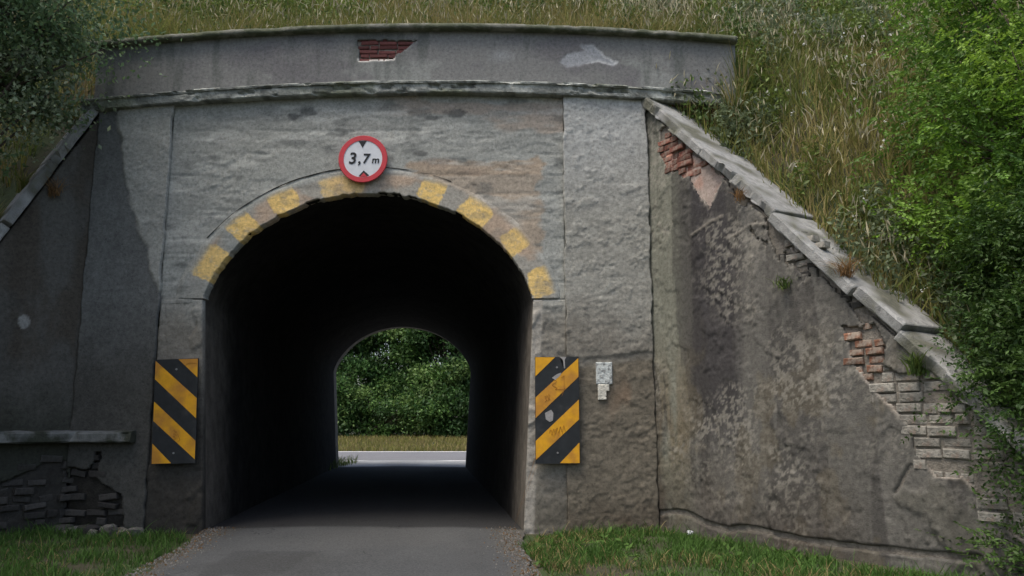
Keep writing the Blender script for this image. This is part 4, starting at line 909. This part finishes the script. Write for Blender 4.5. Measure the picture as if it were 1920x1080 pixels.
def rgt(x, y):
    c = CX + AX * y; dr = (x - 1.71) * 0.844 + y * 0.536
    return (x > c + 1.78 + 0.3 * sm(-1.2, 0, y) + 0.45 * (fbm(y * 1.7, x * 1.2, 461) - 0.4)) & (dr < -0.12 - 0.2 * fbm(x * 2, y * 2, 463)) & (y < -0.15)
def lft(x, y):
    c = CX + AX * y; dl = -(x + 5.25) * 0.714 + y * 0.7
    return (x < c - 1.75 - 0.3 * sm(-0.8, 0, y) + 0.3 * (fbm(y * 1.7, x, 462) - 0.5)) & (dl < -0.05) & (y < -0.15)
g = Buf()
verge(62000, (0.0, 5.2), (-5.2, 0), rgt, 0.03, 0.15, g, 471, 0.2)
x = RNG.uniform(0, 5, 900); y = RNG.uniform(-4.5, -0.2, 900); k = rgt(x, y) & (fbm(x * 1.5, y * 1.5, 475) > 0.5); x, y = x[k], y[k]
for j in range(7): leaf_quads(g, np.stack([x, y, ground_z(x, y) + 0.02], -1) + RNG.normal(0, 0.015, (len(x), 3)), RNG.uniform(0.05, 0.1, len(x)), 0.035, 2.5, np.array([0.09, 0.17, 0.035]) * RNG.uniform(0.6, 1.3, (len(x), 1)))
tag(g.build('verge_grass', M['grass']), 'short green verge grass with dry patches, right of the road', 'grass', kind='stuff')
g = Buf()
verge(30000, (-7.5, -3.0), (-5, 0), lft, 0.05, 0.15, g, 481, 0.05)
tag(g.build('verge_grass', M['grass']), 'short dark green verge grass left of the road', 'grass', kind='stuff')
g = Buf()
x = RNG.uniform(-16, 4, 26000); y = RNG.uniform(28.7, 45, 26000); z = ground_z(x, y)
blades(g, np.stack([x, y, z], -1), RNG.uniform(0.12, 0.32, len(x)), RNG.uniform(0.02, 0.04, len(x)), RNG.uniform(0.1, 0.7, len(x)),
       np.where((RNG.random(len(x)) < 0.4)[:, None], STRAW * 0.9, OLIVE) * RNG.uniform(0.7, 1.3, (len(x), 1)))
x = RNG.uniform(-5.9, -4.9, 700); y = RNG.uniform(11.5, 17, 700); k = x < CX + AX * y - 1.45; x, y = x[k], y[k]
blades(g, np.stack([x, y, 0 * x], -1), RNG.uniform(0.1, 0.4, len(x)), RNG.uniform(0.01, 0.02, len(x)), RNG.uniform(0.1, 0.8, len(x)), GREEN * RNG.uniform(0.6, 1.2, (len(x), 1)))
tag(g.build('far_verge_grass', M['grass']), 'yellowish roadside grass seen through the tunnel', 'grass', kind='stuff')

# ------------------------------------------------------------------ trees and shrubs
def tree(name, label, cat, base, blobs, ncl, nleaf, lsize, pal, seed, trunk_r=0.12, compound=False, clr=0.42, group=None, up=0.6, fork=0.35):
    global RNG
    r = np.random.default_rng(seed); base = np.array(base, float)
    root = tag(empty(name, base), label, cat, group)
    cen = np.mean([np.array(bk[0], float) for bk in blobs], 0)
    tb = Buf(); f = base + (cen - base) * 0.98
    tt = np.linspace(0, 1, 9)[:, None]
    path = base + (f - base) * tt + np.c_[r.normal(0, 0.05, (9, 2)), np.zeros(9)] * np.minimum(tt, 1) * np.linalg.norm(f - base) * 0.35
    path[0] = base - np.array([0, 0, 0.2])
    tb.tube(path, trunk_r * (1 - 0.75 * tt[:, 0]), 8)
    P = []; Cc = []; D = []
    vol = np.array([bk[1][0] * bk[1][1] * bk[1][2] for bk in blobs]); vol = vol / vol.sum()
    for i in range(ncl):
        bk = blobs[r.choice(len(blobs), p=vol)]; c0 = np.array(bk[0], float); ra = np.array(bk[1], float)
        d = r.normal(0, 1, 3); d /= np.linalg.norm(d); rad = r.uniform(0.35, 1.0) ** 0.6
        cc = c0 + d * ra * rad
        if i % 2 == 0:
            s0 = path[int(np.clip(r.uniform(fork, 1.0) * 8, 1, 8))]; m1 = s0 * 0.5 + cc * 0.5 + np.array([0, 0, 0.12]) * np.linalg.norm(cc - s0) * 0.5 + r.normal(0, 0.06, 3)
            tb.tube([s0, m1, cc], np.array([0.22, 0.13, 0.05]) * trunk_r, 5)
        sz = clr * r.uniform(0.6, 1.35); n = int(nleaf * r.uniform(0.6, 1.4))
        p = cc + r.normal(0, 1, (n, 3)) * np.array([sz, sz, sz * 0.6]) * 0.55
        hue = pal[r.integers(len(pal))]
        P.append(p); Cc.append(np.array(hue) * r.uniform(0.75, 1.25) * r.uniform(0.7, 1.35, (n, 1)))
        D.append((p - cc) / (np.linalg.norm(p - cc, axis=1)[:, None] + 1e-6))
    P = np.concatenate(P); Cc = np.concatenate(Cc); D = np.concatenate(D)
    old = RNG; RNG = r
    lb = Buf()
    if compound:
        n = len(P); d = D + r.normal(0, 0.7, (n, 3)); d[:, 2] -= 0.3; d /= np.linalg.norm(d, axis=1)[:, None]
        s_ = np.cross(d, r.normal(0, 0.5, (n, 3)) + np.array([0, 0, 1.0])); s_ /= np.linalg.norm(s_, axis=1)[:, None]
        Lr = r.uniform(0.16, 0.30, n)
        for k in range(5):
            for sg in (-1, 1):
                q_ = P + d * (Lr * (0.15 + 0.2 * k))[:, None]
                leaf_quads(lb, q_, lsize * (1 - 0.06 * k), lsize * 0.45, 1.5, Cc, dirs=s_ * sg + d * 0.55 + r.normal(0, 0.12, (n, 3)))
        leaf_quads(lb, P + d * Lr[:, None], lsize, lsize * 0.45, 1.5, Cc, dirs=d)
    else:
        leaf_quads(lb, P, lsize * r.uniform(0.6, 1.25, len(P)), lsize * 0.55 * r.uniform(0.7, 1.2, len(P)), up, Cc)
    RNG = old
    world_child(tb.build('trunk', M['bark']), root); world_child(lb.build('crown', M['leaf']), root)
    return root
BRIGHT = [(0.15, 0.27, 0.03), (0.20, 0.32, 0.04), (0.08, 0.17, 0.025), (0.11, 0.21, 0.03), (0.17, 0.28, 0.05)]
MID = [(0.05, 0.10, 0.02), (0.065, 0.12, 0.025), (0.04, 0.085, 0.02)]
DARK = [(0.035, 0.08, 0.02), (0.05, 0.10, 0.025), (0.06, 0.11, 0.03)]
FAR = [(0.065, 0.14, 0.035), (0.10, 0.19, 0.045), (0.05, 0.11, 0.03), (0.13, 0.21, 0.06)]
SOFT = [(0.12, 0.19, 0.085), (0.16, 0.23, 0.10), (0.26, 0.31, 0.19)]
tree('acacia_tree', 'bright green feathery tree at the right edge above the wing wall', 'tree', (5.9, -2.5, terrain(np.array(5.9), np.array(-2.5)).item()),
     [((5.05, -1.9, 4.0), (0.95, 1.0, 1.5)), ((5.75, -1.5, 5.7), (1.2, 1.1, 1.1)), ((4.8, -2.4, 2.9), (0.75, 0.7, 0.7))], 90, 62, 0.06, BRIGHT, 501, 0.09, compound=True, clr=0.42)
tree('dark_shrub', 'dark green shrub over the end of the right wing wall', 'shrub', (4.5, -3.4, 0.0),
     [((4.18, -3.45, 0.6), (0.3, 0.45, 0.8)), ((4.2, -3.85, 0.45), (0.36, 0.3, 0.65)), ((4.25, -3.2, 1.6), (0.45, 0.5, 0.75)), ((4.75, -2.9, 2.7), (0.65, 0.6, 0.7))], 150, 52, 0.05, MID, 511, 0.05, compound=True, clr=0.28)
tree('leafy_tree', 'dark leafy tree overhanging the top left corner of the portal', 'tree', (-7.6, -1.9, terrain(np.array(-7.6), np.array(-1.9)).item()),
     [((-5.35, -1.0, 6.0), (0.75, 0.5, 0.95)), ((-5.4, -1.0, 5.9), (0.8, 0.5, 1.0)), ((-5.35, -0.9, 6.3), (0.8, 0.5, 0.8)), ((-5.5, -0.9, 5.6), (0.7, 0.4, 0.8)), ((-5.6, -1.0, 5.1), (0.6, 0.4, 0.6)), ((-5.9, -1.2, 6.2), (0.9, 0.6, 0.9)), ((-6.0, -1.1, 5.4), (0.8, 0.5, 0.8)), ((-6.4, -1.1, 5.7), (1.3, 1.0, 1.2)), ((-7.2, -1.9, 7.6), (2.0, 1.8, 1.6)), ((-5.95, -0.95, 4.75), (0.75, 0.45, 0.6)), ((-8.2, -2.8, 6.5), (1.5, 1.6, 2.0))], 360, 210, 0.07, SOFT, 521, 0.16, clr=0.45)
tree('roadside_or_shade_tree', 'unseen tall leafy tree added left of the road for shade', 'tree', (-8.0, -6.6, 0),  # added out of view to block sky light from the left
     [((-7.4, -6.4, 6.2), (2.3, 2.2, 2.4)), ((-7.4, -6.0, 3.4), (1.4, 1.6, 1.2))], 120, 60, 0.16, MID, 531, 0.2, clr=0.7)
tree('unseen_shade_shrub', 'unseen dense shrub added on the left verge for shade', 'shrub', (-6.9, -2.9, 0),  # added out of view to keep sun and sky off the left walls
     [((-6.85, -2.6, 1.5), (1.0, 1.0, 1.5)), ((-6.9, -3.4, 3.0), (1.2, 1.4, 1.2))], 80, 70, 0.11, DARK, 535, 0.08, clr=0.5, fork=0.15)
tree('far_shrub', 'low green shrub under the trees in the far tunnel view', 'shrub', (-9.0, 39.8, 0.6), [((-9.0, 39.8, 2.0), (2.2, 1.0, 1.7)), ((-5.2, 40.0, 1.8), (2.0, 1.0, 1.4))], 50, 200, 0.2, FAR, 537, 0.08, clr=0.8, fork=0.1)
fx = [(-12.0, 41.5, 5.4, 4.6), (-8.0, 43.5, 6.2, 5.0), (-4.2, 41.5, 5.6, 4.6), (-0.6, 44, 6.0, 4.6)]
names = ['bushy dark tree beyond the grass, leftmost in the far tunnel view', 'tallest dark green tree in the middle of the far tunnel view', 'rounded green tree right of the middle in the far tunnel view', 'green tree half hidden at the right edge of the far tunnel view']
for i, (x, y, hh, rr) in enumerate(fx):
    tree('roadside_or_shade_tree', names[i], 'tree', (x, y, 0.6), [((x, y, hh), (rr * 0.62, 2.2, hh * 0.62)), ((x + 0.5, y - 1.4, 2.4), (rr * 0.62, 1.4, 2.0)), ((x - 0.3, y + 0.5, hh + 3.4), (rr * 0.5, 2, 2.6))],
         115, 400, 0.26, FAR, 541 + i, 0.22, clr=1.0, group='trees across the far road', fork=0.2)

# tufts growing from the walls
def tuft(name, label, loc, n, h, w, cols, seed, droop=0.9, grp=None):
    global RNG
    old = RNG; RNG = np.random.default_rng(seed); b = Buf()
    P = np.array(loc) + RNG.normal(0, 0.035, (n, 3)) * np.array([1, 0.6, 0.5])
    blades(b, P, h * RNG.uniform(0.5, 1.1, n), w * RNG.uniform(0.6, 1.2, n), RNG.uniform(0.3, 1.0, n) * droop, np.array(cols)[RNG.integers(len(cols), size=n)] * RNG.uniform(0.7, 1.3, (n, 1)))
    o = b.build(name, M['grass']); RNG = old
    return tag(o, label, 'plant', grp)
DRY = [(0.3, 0.17, 0.07), (0.25, 0.16, 0.08), (0.2, 0.12, 0.05)]
def wp(t, z, out=0.06): p = WR_O + WR_D * t + WR_N * out; return (p[0], p[1], z)
tuft('dry_tuft', 'rusty dry grass tuft in the joint of the right coping', wp(2.74, 2.62), 110, 0.26, 0.008, DRY, 601, 1.3)
tuft('dry_tuft', 'small dry tuft below the upper coping of the right wing wall', wp(1.52, 3.66), 60, 0.16, 0.007, DRY, 602, 1.3)
tuft('green_tuft', 'small green plant growing from the right wing wall face', wp(2.02, 2.62), 60, 0.13, 0.012, [GREEN, DGREEN], 603, 1.2)
tuft('green_tuft', 'green plant growing under the coping above the pale bricks', wp(3.36, 1.68), 120, 0.24, 0.014, [GREEN, DGREEN], 604, 0.9)
for i, (t, nm) in enumerate(((0.22, 'top'), (0.72, 'middle'), (0.98, 'lowest'))):
    q_ = WL_O + WL_D * t - WL_N * 0.25
    tuft('dry_tuft', 'dry weeds leaning over the left sloping coping, ' + nm + ' clump', (q_[0], q_[1], cope_l(t) + 0.22), 120, 0.42, 0.009, [STRAW, OLIVE, GREEN], 610 + i, 0.9)
for i, (x, y, nm) in enumerate(((2.78, -0.22, 'nearer'), (2.95, 0.05, 'farther'))):
    o = tuft('tall_weeds', 'tall weeds standing against the right end of the parapet, ' + nm + ' clump', (x, y, terrain(np.array(x), np.array(y)).item()), 170, 0.95, 0.014, [GREEN, OLIVE, STRAW, DGREEN], 620 + i, 0.45)
pl = WL_O + WL_D * 0.46 + WL_N * 0.06
tuft('dry_tuft', 'brown dry tuft under the coping of the left wing wall', (pl[0], pl[1], 3.98), 90, 0.28, 0.008, DRY, 605, 1.2)

# grit and dead leaves along the tarmac's edges
gb = Buf(); n = 2600
y = RNG.uniform(-4.5, 0.3, n); side = RNG.choice([-1, 1], n); e = np.abs(RNG.normal(0, 0.16, n))
x = CX + AX * y + side * (1.72 - e + 0.12 * sm(-1.5, 0, y)); r = RNG.uniform(0.004, 0.016, n)
tet = np.array([[1, 0, -0.3], [-0.6, 0.8, -0.3], [-0.5, -0.9, -0.3], [0, 0, 0.8]])
v = np.stack([x, y, np.full(n, 0.026)], -1)[:, None] + tet[None] * r[:, None, None] * RNG.uniform(0.6, 1.3, (n, 4, 1))
k = np.arange(n)[:, None] * 4
cols = np.where((RNG.random(n) < 0.35)[:, None], np.array([0.16, 0.10, 0.05]), np.array([0.2, 0.19, 0.17])) * RNG.uniform(0.6, 1.3, (n, 1))
gb.add(v.reshape(-1, 3), None, np.concatenate([k + np.array([t]) for t in ([0, 1, 3], [1, 2, 3], [2, 0, 3], [0, 2, 1])]), np.repeat(cols[:, None], 4, 1).reshape(-1, 3))
tag(gb.build('road_grit', M['asphalt'], smooth=False), 'loose grit and dead leaves along the edges of the road', 'grit', kind='stuff')
